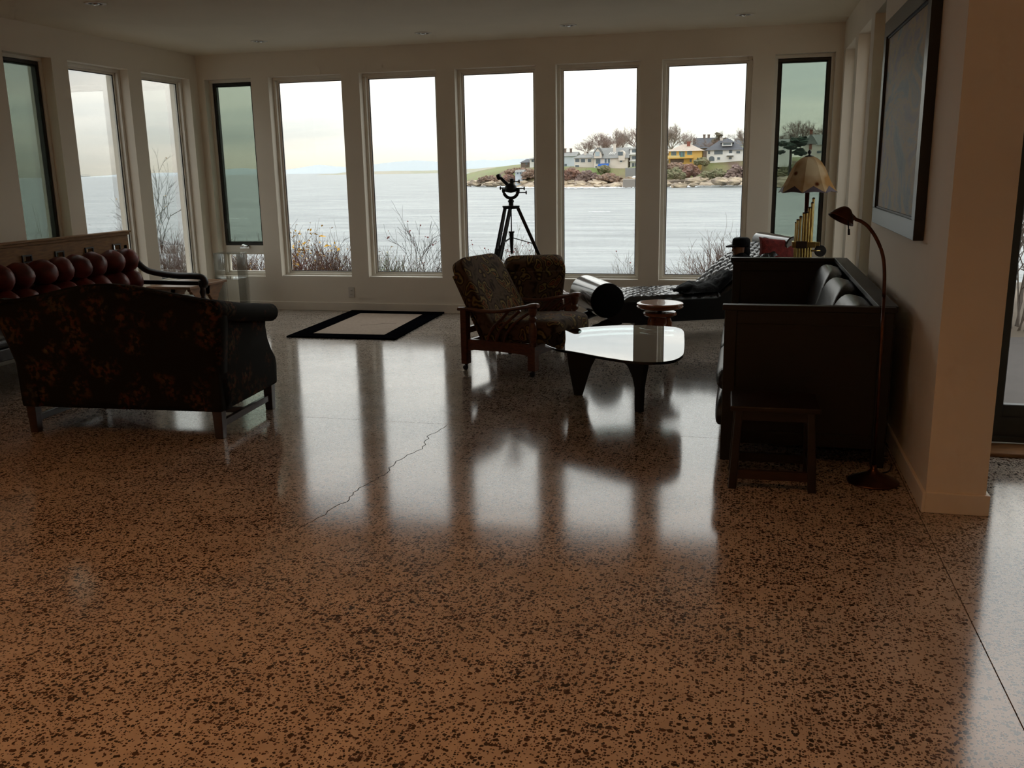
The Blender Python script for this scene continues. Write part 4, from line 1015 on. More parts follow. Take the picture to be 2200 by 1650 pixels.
# ================================================================== OUTSIDE
SEAZ = -4.25
EARTH = mat('garden_soil', (.11, .085, .06), .95, var=.35, scale=1.2, bump=.5, bscale=6)
def grass_rock_mat():
    m, nt, b = new_mat('headland_ground'); N, L = nt.nodes.new, nt.links.new
    geo = N('ShaderNodeNewGeometry')
    n1 = N('ShaderNodeTexNoise'); n1.inputs['Scale'].default_value = .12; n1.inputs['Detail'].default_value = 7
    L(geo.outputs['Position'], n1.inputs['Vector'])
    rp = N('ShaderNodeValToRGB'); e = rp.color_ramp.elements
    e[0].position = .34; e[0].color = (.15, .105, .075, 1)
    e[1].position = .60; e[1].color = (.15, .20, .065, 1)
    x = e.new(.46); x.color = (.18, .165, .075, 1)
    L(n1.outputs['Fac'], rp.inputs[0]); L(rp.outputs[0], b.inputs['Base Color']); b.inputs['Roughness'].default_value = .95
    return m
HGROUND = grass_rock_mat()
ROCK = mat('shore_rock', (.25, .20, .16), .9, scale=.35, col2=(.52, .42, .30), bump=.6, bscale=2.0)
FOAM = mat('surf_foam', (.85, .87, .88), .7, var=.05, scale=1)
PATIO = mat('patio_concrete', (.48, .46, .42), .8, var=.08, scale=3)

# sea
b = B(); v = [b.verts.new(p) for p in ((-40000, -300, SEAZ), (40000, -300, SEAZ), (40000, 45000, SEAZ), (-40000, 45000, SEAZ))]; b.faces.new(v)
tag(obj('sea', b, SEA), 'pale grey rippled sea beyond the windows', 'sea', kind='structure')
# garden bank round the house
def ground_h(x, y):
    dx = max(-6.35 - x, 0, x - 30); dy = max(y - 10.04, 0)
    d = math.hypot(dx, dy); s_ = min(1, max(0, (d - 2.0) / 5.0)); s_ = s_ * s_ * (3 - 2 * s_)
    n_ = mnoise.noise(Vector((x * .45, y * .45, 0))) * .07
    h_ = -.38 if x < CXR + .1 else -.12 + .30 * min(1, max(0, (y - 8.3) / 2.0))
    return h_ + n_ - 5.4 * s_
b = B(); gx = [-22 + .7 * i for i in range(76)]; gy = [-10 + .7 * j for j in range(46)]; gv = {}
for i, x in enumerate(gx):
    for j, y in enumerate(gy):
        inside = -6.3 < x < CXR - .05 and y < D + .2 or (x >= CXR - .05 and y < 8.1)
        gv[i, j] = b.verts.new((x, y, ground_h(x, y) if not inside else -.42))
for i in range(len(gx) - 1):
    for j in range(len(gy) - 1): b.faces.new((gv[i, j], gv[i + 1, j], gv[i + 1, j + 1], gv[i, j + 1]))
tag(obj('garden_ground', b, EARTH, smooth=True), 'brown garden bank falling away outside the windows', 'ground', kind='structure')
b = B(); bx(b, CXR + .005, 12, YD + .20, 8.25, -.30, -.03); tag(obj('patio', b, PATIO, bevel=.01, seg=1), 'pale concrete patio outside the garden door', 'patio', kind='structure')

# ---- bare shrubs and trees
def perp(d, rng):
    v_ = Vector((rng.uniform(-1, 1), rng.uniform(-1, 1), rng.uniform(-1, 1))); v_ -= d * v_.dot(d); return v_.normalized()
def grow(bm, p, d, L_, r, depth, rng, sides, ends, droop=0.0, kids=(2, 3), spread=.6, shrink=.68):
    n_ = 3; pts = [p.copy()]; q = p.copy(); dd = d.copy()
    for k in range(n_):
        dd = (dd + perp(dd, rng) * .16 + Vector((0, 0, .07 - droop))).normalized(); q = q + dd * (L_ / n_); pts.append(q.copy())
    tube(bm, pts, [r, r * .86, r * .74, r * .62], sides, caps=False)
    ends.append((q.copy(), dd.copy()))
    if depth <= 0: return
    for k in range(rng.randint(*kids)):
        f = rng.uniform(.35, 1.0); i = min(n_ - 1, int(f * n_)); w = pts[i] + (pts[i + 1] - pts[i]) * (f * n_ - i)
        nd = (dd + perp(dd, rng) * rng.uniform(spread * .5, spread * 1.3)).normalized()
        grow(bm, w, nd, L_ * shrink * rng.uniform(.75, 1.15), r * .62, depth - 1, rng, sides, ends, droop, kids, spread, shrink)
TWIG = {'brown': mat('twig_brown', (.115, .068, .05), .9), 'grey': mat('twig_grey', (.15, .125, .105), .9), 'dark': mat('twig_dark', (.05, .038, .032), .9),
        'straw': mat('dry_grass', (.30, .23, .14), .9), 'far': mat('haze_paled_twig', (.27, .195, .17), .95), 'farg': mat('haze_paled_twig_grey', (.30, .245, .215), .95), 'red': mat('twig_red', (.15, .055, .045), .9), 'green': mat('twig_green', (.09, .10, .05), .9)}  # the two far tree colours are paled to carry distance haze
LEAF = {'yellow': mat('leaf_yellow', (.62, .34, .03), .7, var=.3), 'green': mat('leaf_green', (.13, .16, .055), .7, var=.3), 'hip': mat('rose_hip', (.20, .025, .025), .5, var=.3), 'white': mat('snowberry', (.75, .72, .55), .6), 'tan': mat('leaf_tan', (.30, .17, .06), .8, var=.3)}
def leaves(b, ends, n, size, rng, sph=False, lo=0):
    for _ in range(n):
        p, d = ends[rng.randrange(len(ends))]
        p = p + Vector((rng.uniform(-1, 1), rng.uniform(-1, 1), rng.uniform(-1, 1))) * size * 1.2
        s_ = size * rng.uniform(.6, 1.3)
        if sph: ball(b, p, s_ * .6, 6, 4)
        else:
            u_ = perp(d, rng); w_ = d.cross(u_).normalized(); u_ = (u_ + d * .4).normalized()
            vs = [b.verts.new(p), b.verts.new(p + u_ * s_ + w_ * s_ * .45), b.verts.new(p + u_ * s_ * 2 - Vector((0, 0, s_ * .3))), b.verts.new(p + u_ * s_ - w_ * s_ * .45)]
            b.faces.new(vs)
def shrub(name, label, cat, loc, h_, stems, seed, wood, depth=3, fan=.35, r=.007, leaf=None, lname='leaves', group='bare garden shrubs outside the windows'):
    rng = random.Random(seed); t_ = thing(name, label, cat, loc, 0, group)
    b_ = B(); ends = []
    for k in range(int(stems * 1.8)):
        a = rng.uniform(0, 2 * math.pi); f = rng.uniform(0, fan)
        d = Vector((math.cos(a) * f, math.sin(a) * f, 1)).normalized()
        p = Vector((math.cos(a) * .18 * rng.random(), math.sin(a) * .18 * rng.random(), -.05))
        grow(b_, p, d, h_ * rng.uniform(.46, .64), r * rng.uniform(.8, 1.2), depth, rng, 4, ends, kids=(2, 4), shrink=.62)
    obj('branches', b_, TWIG[wood], t_)
    for (lm, n, size, sph, nm) in (leaf or []):
        b_ = B(); leaves(b_, [e for e in ends], n, size, rng, sph); o_ = obj(nm, b_, LEAF[lm], t_); o_['kind'] = 'stuff'
    return t_
def put(u, yy, off=0.0):
    p = at_y(u, 560, yy); return (p.x, yy, ground_h(p.x, yy))
Yb = 11.6
shrub('yellow_shrub', 'shrub with bright yellow autumn leaves outside the second window from the left', 'shrub', put(668, 11.5), 1.25, 6, 11, 'dark', leaf=[('yellow', 230, .030, False, 'leaves')])
shrub('brown_shrub', 'low brown twiggy shrub with pale berries right of the yellow shrub', 'shrub', put(725, 11.4), .95, 12, 12, 'red', 3, .5, .005, [('white', 30, .016, True, 'berries'), ('yellow', 40, .028, False, 'leaves')])
shrub('brown_shrub', 'low brown shrub with yellow tips at the left foot of the yellow shrub', 'shrub', put(628, 11.3), .85, 10, 13, 'brown', 3, .5, .005, [('white', 22, .016, True, 'berries'), ('yellow', 60, .028, False, 'leaves')])
shrub('green_shrub', 'small green leafy shrub at the lower left of the third window', 'shrub', put(822, 11.3), .95, 8, 14, 'green', 3, .4, .005, [('green', 240, .018, False, 'leaves'), ('white', 16, .015, True, 'berries')])
shrub('rosehip_bush', 'rosehip bush with red hips at the right of the third window', 'shrub', put(908, 11.7), 1.22, 5, 15, 'dark', 3, .35, .006, [('hip', 70, .016, True, 'hips')])
shrub('twig_clump', 'thin upright twigs in the middle of the third window', 'shrub', put(862, 11.6), 1.0, 5, 16, 'brown', 2, .2, .005, [('tan', 10, .02, False, 'leaves')])
shrub('twig_clump', 'sparse dark twigs left of the tripod', 'shrub', put(1022, 11.5), .95, 6, 17, 'dark', 2, .35, .005, [('yellow', 6, .022, False, 'leaves')])
shrub('rosehip_bush', 'dense reddish rosehip bush behind the tripod legs', 'shrub', put(1108, 11.6), 1.0, 12, 18, 'grey', 3, .42, .005, [('hip', 90, .014, True, 'hips')])
shrub('rosehip_bush', 'tall thin rosehip twigs at the right side of the tripod window', 'shrub', put(1142, 11.9), 1.2, 5, 19, 'grey', 3, .35, .005, [('hip', 40, .014, True, 'hips')])
shrub('twig_clump', 'sparse upright twigs above the rolled end of the chaise', 'shrub', put(1352, 11.6), .95, 7, 20, 'grey', 3, .3, .0045, [('hip', 12, .014, True, 'hips')])
shrub('twig_clump', 'fine low twigs at the lower left of the fifth window', 'shrub', put(1258, 11.6), .5, 6, 31, 'grey', 2, .4, .004)
shrub('twig_clump', 'thin lone twig at the left of the sixth window', 'shrub', put(1455, 11.6), .9, 3, 21, 'grey', 2, .3, .005, [('tan', 8, .02, False, 'leaves')])
shrub('fan_shrub', 'bare brown shrub fanning out behind the slope of the chaise', 'shrub', put(1545, 11.6), 1.12, 14, 22, 'brown', 3, .6, .006)
shrub('twig_clump', 'low brown twigs between the sixth window frame and the fan shrub', 'shrub', put(1493, 11.5), .72, 8, 32, 'brown', 3, .4, .005)
shrub('brown_shrub', 'brown shrub with yellow leaves behind the lower left casement pane', 'shrub', put(548, 11.4), .95, 10, 23, 'brown', 3, .45, .006, [('yellow', 50, .028, False, 'leaves')])
shrub('brown_shrub', 'grey twiggy shrub behind the acrylic stand', 'shrub', put(510, 11.6), .85, 9, 24, 'grey', 3, .45, .005, [('yellow', 10, .02, False, 'leaves')])
for k, (u, lb, wd, h_) in enumerate(((640, 'low thicket of fine brown twigs at the foot of the yellow shrub', 'red', .82), (695, 'low thicket of fine brown twigs right below the yellow leaves', 'brown', .86), (745, 'low thicket of brown twigs at the right edge of the second window', 'brown', .88),
        (835, 'low green-brown thicket left in the third window', 'green', .72), (935, 'low thicket of grey twigs under the rosehip bush', 'grey', .66), (1065, 'low thicket of grey twigs behind the left tripod leg', 'grey', .66),
        (500, 'low thicket of brown twigs left in the lower casement pane', 'brown', .8), (535, 'low thicket of brown twigs right in the lower casement pane', 'brown', .85), (1565, 'low thicket of brown twigs at the right edge of the sixth window', 'brown', .75))):
    shrub('twig_thicket', lb, 'shrub', put(u, 11.2), h_ * 1.36, 30, 90 + k, wd, 2, .6, .005, [('tan', 20, .02, False, 'leaves')] if wd != 'grey' else None)
def putl(u, xx):
    d = ray(u, 540); p = EYE + d * (xx / d.x); return (xx, p.y, ground_h(xx, p.y))
shrub('bare_sapling', 'slender bare sapling outside the last window of the left wall', 'sapling', putl(376, -7.9), 2.05, 2, 25, 'dark', 4, .12, .012, [('yellow', 16, .022, False, 'leaves')])
shrub('brown_shrub', 'dense brown shrub round the foot of the bare sapling', 'shrub', putl(362, -7.7), 1.25, 18, 26, 'brown', 3, .4, .006)
shrub('brown_shrub', 'dense brown shrub right of the bare sapling', 'shrub', putl(398, -7.9), 1.25, 16, 27, 'brown', 3, .4, .006, [('white', 14, .016, True, 'berries')])
shrub('dry_grass_clump', 'pale dry grass outside the middle window of the left wall', 'grass', putl(215, -7.6), 1.25, 16, 28, 'straw', 2, .35, .004)
shrub('dry_grass_clump', 'pale dry grass in the middle window close to its right edge', 'grass', putl(258, -7.7), 1.15, 12, 33, 'straw', 2, .35, .004)
shrub('dry_grass_clump', 'pale dry grass behind the screened window at far left', 'grass', putl(82, -7.6), 1.45, 16, 29, 'straw', 2, .35, .004)
shrub('bare_bush', 'tall bare bush beyond the patio seen through the garden door', 'bush', (2.45, 9.4, .0), 1.9, 14, 30, 'grey', 3, .55, .009)
shrub('bare_bush', 'second bare bush at the patio edge, right of the first in the door', 'bush', (3.3, 10.2, .0), 2.0, 12, 34, 'grey', 3, .55, .009)

# ---- headland across the water
prof = [  # u, shore v, rock-top v, bank-top v (foot of the houses), shore depth
    (985, 396.5, 394.5, 393.5, 345), (1005, 398, 391, 389, 335), (1040, 400.5, 388, 379, 320), (1080, 402, 389, 369, 308), (1130, 403.5, 389, 361, 296), (1180, 404, 391, 359, 288),
    (1230, 404.5, 391.5, 359, 282), (1290, 404, 391, 361, 280), (1340, 403.5, 388, 362, 278), (1400, 403, 386, 352, 274), (1450, 402.5, 384, 350, 270), (1510, 401, 385, 347.5, 268),
    (1560, 400.5, 385.5, 347, 266), (1610, 400, 386, 345, 262), (1680, 399, 385, 346, 258), (1760, 398, 383, 346, 255), (1830, 397, 382, 345, 250), (1960, 396, 380, 343, 245), (2150, 395, 378, 343, 240), (2400, 395, 378, 343, 240)]
def lerp_prof(u):
    for p, q in zip(prof[:-1], prof[1:]):
        if p[0] <= u <= q[0]:
            k = (u - p[0]) / (q[0] - p[0]); return [a + (c - a) * k for a, c in zip(p, q)]
    return list(prof[-1])
def shoreY(u):
    return lerp_prof(u)[4]
us = list(np.arange(985, 2400, 5.0)); hv = []
bmr, bmg = B(), B()
rows_r, rows_g = [], []
for i, u in enumerate(us):
    _, vs, vr, vt, Y_ = lerp_prof(u)
    p = at_y(u, vs, Y_); k = (SEAZ - EYE.z) / (p.z - EYE.z); p = EYE + (p - EYE) * k; Y_ = p.y   # shoreline on the water
    rr = []
    for j in range(6):
        f = j / 5; vv = vs + (vr - vs) * (f ** .8); y_ = Y_ + 10 * f
        q = at_y(u, vv, y_); n_ = mnoise.noise(Vector((q.x * .16, y_ * .3, 0))) * 1.0 + mnoise.noise(Vector((q.x * .5, y_ * .6, 3))) * .55
        rr.append(bmr.verts.new((q.x, y_ + n_ * 1.5, (SEAZ - .8) if j == 0 else q.z + n_ * (.55 if j < 5 else .2))))
    rows_r.append(rr)
    rg = []
    for j in range(8):
        f = j / 7; vv = vr + .8 + (vt - vr - .8) * f; y_ = Y_ + 9 + 10 * f
        q = at_y(u, vv, y_); n_ = mnoise.noise(Vector((q.x * .10, y_ * .15, 7))) * .7
        rg.append(bmg.verts.new((q.x, y_, q.z + n_ * math.sin(math.pi * f))))
    q = at_y(u, vt, Y_ + 19); rg.append(bmg.verts.new((q.x * (Y_ + 190) / (Y_ + 19), Y_ + 190, q.z + 2.5)))
    rg.append(bmg.verts.new((q.x * (Y_ + 230) / (Y_ + 19), Y_ + 230, SEAZ - 3)))
    rows_g.append(rg)
for R_, bmx in ((rows_r, bmr), (rows_g, bmg)):
    for a_, c_ in zip(R_[:-1], R_[1:]):
        for j in range(len(a_) - 1): bmx.faces.new((a_[j], c_[j], c_[j + 1], a_[j + 1]))
hl = obj('headland', bmg, HGROUND, smooth=True); tag(hl, 'grassy headland with houses across the water', 'headland', kind='structure')
shore = obj('shore_rocks', bmr, ROCK, smooth=False); tag(shore, 'pale rocky shore along the foot of the headland', 'rocks', kind='structure')
rng = random.Random(5)
for k in range(60):
    u = rng.uniform(1000, 1790); _, vs, vr, vt, Y_ = lerp_prof(u); f = rng.uniform(.15, 1.0)
    q = at_y(u, vs + (vr - vs) * f, Y_ + 9 * f - 1.0)
    b = B(); s_ = rng.uniform(.7, 1.7); ball(b, (0, 0, 0), (s_ * 1.8, s_, s_ * .7), 9, 6, .35, k); o_ = obj('boulder', b, ROCK, shore); o_.location = q
rng = random.Random(9)
for k in range(34):
    u = 990 + 24.5 * k; _, vs, vr, vt, Y_ = lerp_prof(u); p = at_y(u, vs, Y_); kk = (SEAZ - EYE.z) / (p.z - EYE.z); p = EYE + (p - EYE) * kk
    b = B(); n = 14; L_ = rng.uniform(1.5, 3.2)
    for i in range(n):
        x0 = (i / n - .5) * 2 * L_
        ball(b, (x0, -1.2 + rng.uniform(-.5, .5), rng.uniform(0, .10)), (rng.uniform(.35, .8), .5, rng.uniform(.10, .38) * (1.6 if u < 1100 and rng.random() < .3 else 1)), 6, 4)
    o_ = obj('surf', b, FOAM, shore); o_['kind'] = 'stuff'; o_.location = p
# drifting foam lines on the water
for u, v_, L_ in ((1125, 476, 3.2), (505, 470, 2.2), (1290, 455, 1.6)):
    p = at_z(u, v_, SEAZ); b = B(); rng = random.Random(int(u))
    for i in range(22):
        if rng.random() < .35: continue
        ball(b, ((i / 22 - .5) * 2 * L_, rng.uniform(-.5, .5), 0), (rng.uniform(.08, .22), .10, .025), 6, 4)
    o_ = obj('foam_streak', b, FOAM, shore); o_['kind'] = 'stuff'; o_.location = p

# ---- houses
GLZ = mat('house_window_glass', (.14, .17, .19), .15)
GLT = mat('turquoise_shutter', (.10, .38, .42), .5)
def house(name, label, u0, u1, ve, vb, vr, Y, wallm, roofm, wins=(), kind='hip', depth=9.0, over=.5, extra=None, ridge=None, trimm=None, group='houses on the headland'):
    """ve eave row, vb base row, vr ridge row of the photo; real metres follow from the distance Y"""
    um = (u0 + u1) / 2
    A, Z = at_y(u0, vb, Y), at_y(u1, vb, Y); ze = at_y(um, ve, Y).z; zb = min(A.z, Z.z); zr = at_y(um, vr, Y + depth / 2).z
    cx = (A.x + Z.x) / 2; w = (Z.x - A.x) / 2
    t_ = thing(name, label, 'house', (cx, Y, zb), 0, group)
    b_ = B(); bx(b_, -w, w, 0, depth, -3.0, ze - zb); obj('walls', b_, wallm, t_)
    e0, r0 = ze - zb - .05, zr - zb
    b_ = B(); q = [(-w - over, -over, e0), (w + over, -over, e0), (w + over, depth + over, e0), (-w - over, depth + over, e0)]
    if kind == 'hip':
        k = min(w * .75, depth * .5) if ridge is None else ridge; top_ = [(-w + k, depth / 2, r0), (w - k, depth / 2, r0)]
    elif kind == 'gable_x':
        top_ = [(-w - over, depth / 2, r0), (w + over, depth / 2, r0)]
    else:
        top_ = [(0, -over, r0), (0, depth + over, r0)]
    Q = [b_.verts.new(p) for p in q]; T = [b_.verts.new(p) for p in top_]
    b_.faces.new(Q[::-1])
    if kind in ('hip', 'gable_x'):
        b_.faces.new((Q[0], Q[1], T[1], T[0])); b_.faces.new((Q[2], Q[3], T[0], T[1])); b_.faces.new((Q[1], Q[2], T[1])); b_.faces.new((Q[3], Q[0], T[0]))
    else:
        b_.faces.new((Q[0], T[0], T[1], Q[3])); b_.faces.new((Q[1], Q[2], T[1], T[0])); b_.faces.new((Q[0], Q[1], T[0])); b_.faces.new((Q[2], Q[3], T[1]))
    obj('roof', b_, roofm, t_)
    if kind == 'gable_y':
        b_ = B(); prism(b_, [(-w, e0), (w, e0), (0, r0 - .12)], -.02, .4, XZ); obj('gable', b_, wallm, t_)
    def L2(u, v): p = at_y(u, v, Y); return p.x - cx, p.z - zb
    for wi in wins:
        ua, ub, va, vb_ = wi[:4]; xa, z1 = L2(ua, va); xb, z0 = L2(ub, vb_)
        fm = wi[4] if len(wi) > 4 else (trimm or wallm)
        b_ = B(); bx(b_, xa - .12, xb + .12, -.10, .05, z0 - .12, z1 + .12); wn = obj('window', b_, fm, t_)
        b_ = B(); bx(b_, xa, xb, -.13, -.06, z0, z1); obj('pane', b_, GLZ, wn)
    if extra: extra(t_, L2, depth)
    return t_
WHT = mat('white_stucco', (.80, .79, .76), .85, var=.04, scale=.5); CRM = mat('cream_stucco', (.74, .66, .58), .85, var=.05, scale=.5)
YEL = mat('yellow_stucco', (.72, .46, .13), .85, var=.05, scale=.5); BLU = mat('pale_blue_siding', (.55, .60, .66), .85, var=.05, scale=.5)
GRS = mat('grey_shingle', (.22, .22, .21), .9, var=.15, scale=1.5); DKS = mat('dark_slate', (.075, .078, .088), .85, var=.15, scale=1.5); TANS = mat('tan_shingle', (.42, .35, .29), .9, var=.12, scale=1.5)
BRN = mat('brown_house', (.20, .15, .125), .9, var=.2, scale=.8); BRICK = mat('red_brick', (.28, .10, .07), .9, var=.2, scale=4)
def chim(t_, x, y, z, hgt, m=None, w=.45):
    b_ = B(); bx(b_, x - w, x + w, y - w * .7, y + w * .7, z - 2.5, z + hgt); bx(b_, x - w - .08, x + w + .08, y - w * .7 - .08, y + w * .7 + .08, z + hgt - .25, z + hgt); obj('chimney', b_, m or CRM, t_)
def ex_white(t_, L2, dep):
    xa, z0 = L2(1551, 314); xb, z1 = L2(1573, 306)
    b_ = B(); bx(b_, xa, xb, .6, 5.0, z0, z1); dm = obj('dormer', b_, WHT, t_)
    b_ = B(); xm = (xa + xb) / 2; V = [b_.verts.new(p) for p in ((xa - .5, .2, z1), (xb + .5, .2, z1), (xb + .5, 5.4, z1), (xa - .5, 5.4, z1), (xm, 2.8, z1 + 1.5))]
    b_.faces.new(V[3::-1])
    for k in range(4): b_.faces.new((V[k], V[(k + 1) % 4], V[4]))
    obj('dormer_roof', b_, DKS, dm)
    b_ = B(); bx(b_, xa + .35, xb - .35, .5, .65, z0 + .35, z1 - .2); obj('dormer_window', b_, GLZ, dm)
    xa, z0 = L2(1523, 346); xb, z1 = L2(1535, 338); n = 12
    b_ = B(); r_ = (xb - xa) / 2; prism(b_, [(xa, z0), (xb, z0)] + [(xa + r_ + r_ * math.cos(math.pi * k / n), z1 - .3 + r_ * .8 * math.sin(math.pi * k / n)) for k in range(n + 1)], -.08, .05, XZ); obj('arched_window', b_, GLZ, t_)
    xa, z0 = L2(1561, 336); xb, z1 = L2(1576, 329)
    b_ = B(); bx(b_, xa, xb, -1.2, 0, z0, z0 + .2); bx(b_, xa, xb, -1.2, -1.1, z0, z1); obj('balcony', b_, WHT, t_)
    x, z = L2(1549, 302); chim(t_, x, 5, z, 1.0, CRM)
house('white_villa', 'white two-storey house with a dark hipped roof and dormer on the headland', 1518, 1596, 322, 346.5, 299, 300, WHT, DKS,
      [(1521, 1525.5, 324.5, 331), (1534.5, 1552.5, 323.5, 331.5), (1566, 1569, 323, 333), (1570, 1573, 323, 333), (1582, 1590, 324.5, 329.5), (1541, 1547, 338, 343), (1566, 1572, 337.5, 342)], 'hip', 11, .7, ex_white)
def ex_yellow(t_, L2, dep):
    xa, z0 = L2(1433, 341); xb, z1 = L2(1490, 333.5)
    b_ = B(); bx(b_, xa, xb, -1.6, 0, z0, z0 + .3); dk = obj('deck', b_, YEL, t_)
    b_ = B(); bx(b_, xa, xb * .2 + xa * .8 + (xb - xa) * .30, -1.6, -1.5, z0 + .3, z1); obj('deck_railing', b_, mat('pale_yellow_rail', (.76, .58, .26), .8), dk)
    x, z = L2(1478, 310); chim(t_, x, 3.5, z, .9, BRICK, .5)
    xa, z0 = L2(1440, 350); xb, z1 = L2(1469, 341.5)
    b_ = B(); bx(b_, xa, xb, -.06, .05, z0, z1); obj('lower_recess', b_, BRN, t_)
house('yellow_house', 'yellow two-storey house with turquoise windows and tan hipped roof', 1437, 1507, 324, 350, 310, 296, YEL, TANS,
      [(1443, 1452, 326.5, 333.5, GLT), (1460, 1464, 326.5, 336, GLT), (1466, 1470, 326.5, 336, GLT), (1477.5, 1486, 325, 331.5, GLT), (1482, 1486, 341, 348)], 'hip', 10, .7, ex_yellow)
def ex_tower(t_, L2, dep):
    for v_ in (329, 343.5):
        xa, z0 = L2(1352, v_ + 3.5); xb, z1 = L2(1436, v_)
        b_ = B(); bx(b_, xa, xb, -.9, 0, z0, z1 ); obj('balcony', b_, WHT, t_)
    x, z = L2(1371, 309); chim(t_, x, 2, z, .6, WHT, .9)
house('white_tower_house', 'tall white three-storey house with stacked balconies left of the yellow house', 1353.5, 1436, 318.5, 361.5, 309.5, 302, WHT, GRS,
      [(1358, 1370, 321, 327.5), (1358, 1370, 335.5, 342), (1358, 1363, 350.5, 360), (1364.5, 1369.5, 350.5, 360), (1373.5, 1377, 321, 327), (1373.5, 1377, 336, 342), (1430, 1432.5, 318.6, 321)], 'hip', 9, .5, ex_tower)
def ex_cream(t_, L2, dep):
    xa, z0 = L2(1277, 340); xb, z1 = L2(1293, 329); xm, zt = L2(1285, 318.5)
    b_ = B(); prism(b_, [(xa, z0), (xb, z0), (xb, z1), (xm, zt), (xa, z1)], -.7, 3, XZ); gb = obj('front_gable', b_, CRM, t_)
    b_ = B(); bx(b_, *(L2(1280.5, 0)[0], L2(1290.5, 0)[0]), -.78, -.6, L2(0, 335.5)[1] if False else L2(1285, 335.5)[1], L2(1285, 326)[1]); obj('gable_window', b_, mat('pale_glass', (.45, .52, .55), .2), gb)
    b_ = B()
    for sg in (-1, 1):
        ex_ = xa - .4 if sg < 0 else xb + .4
        V = [b_.verts.new(p) for p in ((ex_, -.95, z1 - .35), (xm, -.95, zt + .25), (xm, 4, zt + .25), (ex_, 4, z1 - .35))]; b_.faces.new(V if sg > 0 else V[::-1])
    bmesh.ops.solidify(b_, geom=b_.faces[:], thickness=.15); obj('gable_roof', b_, GRS, gb)
    xa, z0 = L2(1329, 345); xb, z1 = L2(1343, 323); n = 10; r_ = (xb - xa) / 2
    b_ = B(); prism(b_, [(xa, z0), (xb, z0)] + [(xa + r_ + r_ * math.cos(math.pi * k / n), z0 + (z1 - z0) * (.55 + .45 * math.sin(math.pi * k / n))) for k in range(n + 1)], -.5, 2, XZ); obj('curved_bay', b_, CRM, t_)
    b_ = B(); bx(b_, *(L2(1331, 0)[0], L2(1342, 0)[0]), -.6, -.4, L2(1336, 334)[1], L2(1336, 326)[1]); obj('bay_window', b_, GLZ, t_)
    for k in range(4):
        u = 1306 + 3.6 * k; (xa, z0), (xb, z1) = L2(u, 332), L2(u + 2.6, 326)
        b_ = B(); V = [b_.verts.new(p) for p in ((xa, 1.1, z0), (xb, 1.1, z0), (xb + .5, 2.4, z1), (xa + .5, 2.4, z1))]; b_.faces.new(V); bmesh.ops.solidify(b_, geom=b_.faces[:], thickness=.2); obj('skylight', b_, WHT, t_)
    (xa, z0), (xb, z1) = L2(1286, 355), L2(1309, 352.5)
    b_ = B(); prism(b_, [(-1.8, z0 - .3), (-1.8, z0 - .15), (0, z1 + .2), (0, z1)], xa, xb, YZ); obj('awning', b_, mat('blue_awning', (.03, .12, .42), .7), t_)
    for u, v_ in ((1281.5, 322), (1317.5, 318)):
        x, z = L2(u, v_); chim(t_, x, 3, z, 1.3, CRM, .4)
house('cream_gabled_house', 'large cream house with grey gabled roof, skylights and blue awning', 1275.5, 1348, 339.5, 361.5, 317.5, 300, CRM, GRS,
      [(1280.5, 1290, 342, 351.5), (1299, 1303.5, 341, 350), (1306, 1310.5, 341, 350), (1279, 1283, 356.5, 360), (1332, 1337, 341, 348)], 'gable_x', 10, .5, ex_cream, trimm=WHT)
house('low_cream_house', 'low cream house with bay windows left of the blue awning', 1234, 1275, 339, 361, 329.5, 304, mat('pale_cream', (.76, .71, .63), .85), GRS,
      [(1236, 1245, 341.5, 348), (1248, 1257, 341.5, 348.5), (1263, 1270, 341.5, 348), (1236, 1244, 355, 361)], 'hip', 9, .6,
      lambda t_, L2, dep: (chim(t_, L2(1254, 335)[0], 3, L2(1254, 335)[1], 1.6, CRM, .4), chim(t_, L2(1270, 330)[0], 4, L2(1270, 330)[1], .7, WHT, 1.3)), trimm=WHT)
house('blue_grey_house', 'pale blue-grey house at the left of the fifth window', 1180, 1236, 335.5, 358, 327, 318, BLU, GRS, [(1213, 1218, 352, 357)], 'gable_x', 9, .5,
      lambda t_, L2, dep: (chim(t_, L2(1209.5, 325)[0], 4, L2(1209.5, 325)[1], 1.0, BRN, .35), chim(t_, L2(1222, 325)[0], 4, L2(1222, 325)[1], 1.0, BRN, .35)))
house('slate_roofed_house', 'dark slate roof of a house rising behind the yellow house', 1489, 1540, 318, 330, 296, 345, BRN, DKS, (), 'gable_x', 12, .3,
      lambda t_, L2, dep: (chim(t_, L2(1511.5, 294)[0], 6, L2(1511.5, 294)[1], 1.0, BRN, .4), chim(t_, L2(1521, 294)[0], 6, L2(1521, 294)[1], 1.0, BRN, .4)))
house('dark_roofed_house', 'dark roofed house behind the right end of the white villa', 1578, 1625, 312, 330, 297.5, 345, WHT, DKS, [(1598, 1602, 305, 312)], 'gable_x', 12, .3)
house('white_terrace_house', 'white flat terrace house on the left slope of the headland', 1138, 1176, 341, 360, 336, 322, WHT, GRS, [(1142, 1147, 343, 348), (1149, 1154, 343, 348)], 'hip', 9, .8,
      lambda t_, L2, dep: chim(t_, L2(1154, 335)[0], 3, L2(1154, 335)[1], 1.6, WHT, 1.4))
house('brown_cottage', 'small brown cottage left of the white terrace house', 1119, 1137, 349, 360, 342, 324, BRN, DKS, [(1129, 1133, 350, 354)], 'hip', 8, .4)
house('boathouse', 'little grey boathouse low on the point of the headland', 1107, 1123, 370, 379, 364.5, 305, BLU, GRS, [(1111, 1114, 370, 374), (1117, 1120, 369.5, 374)], 'gable_x', 5, .3)
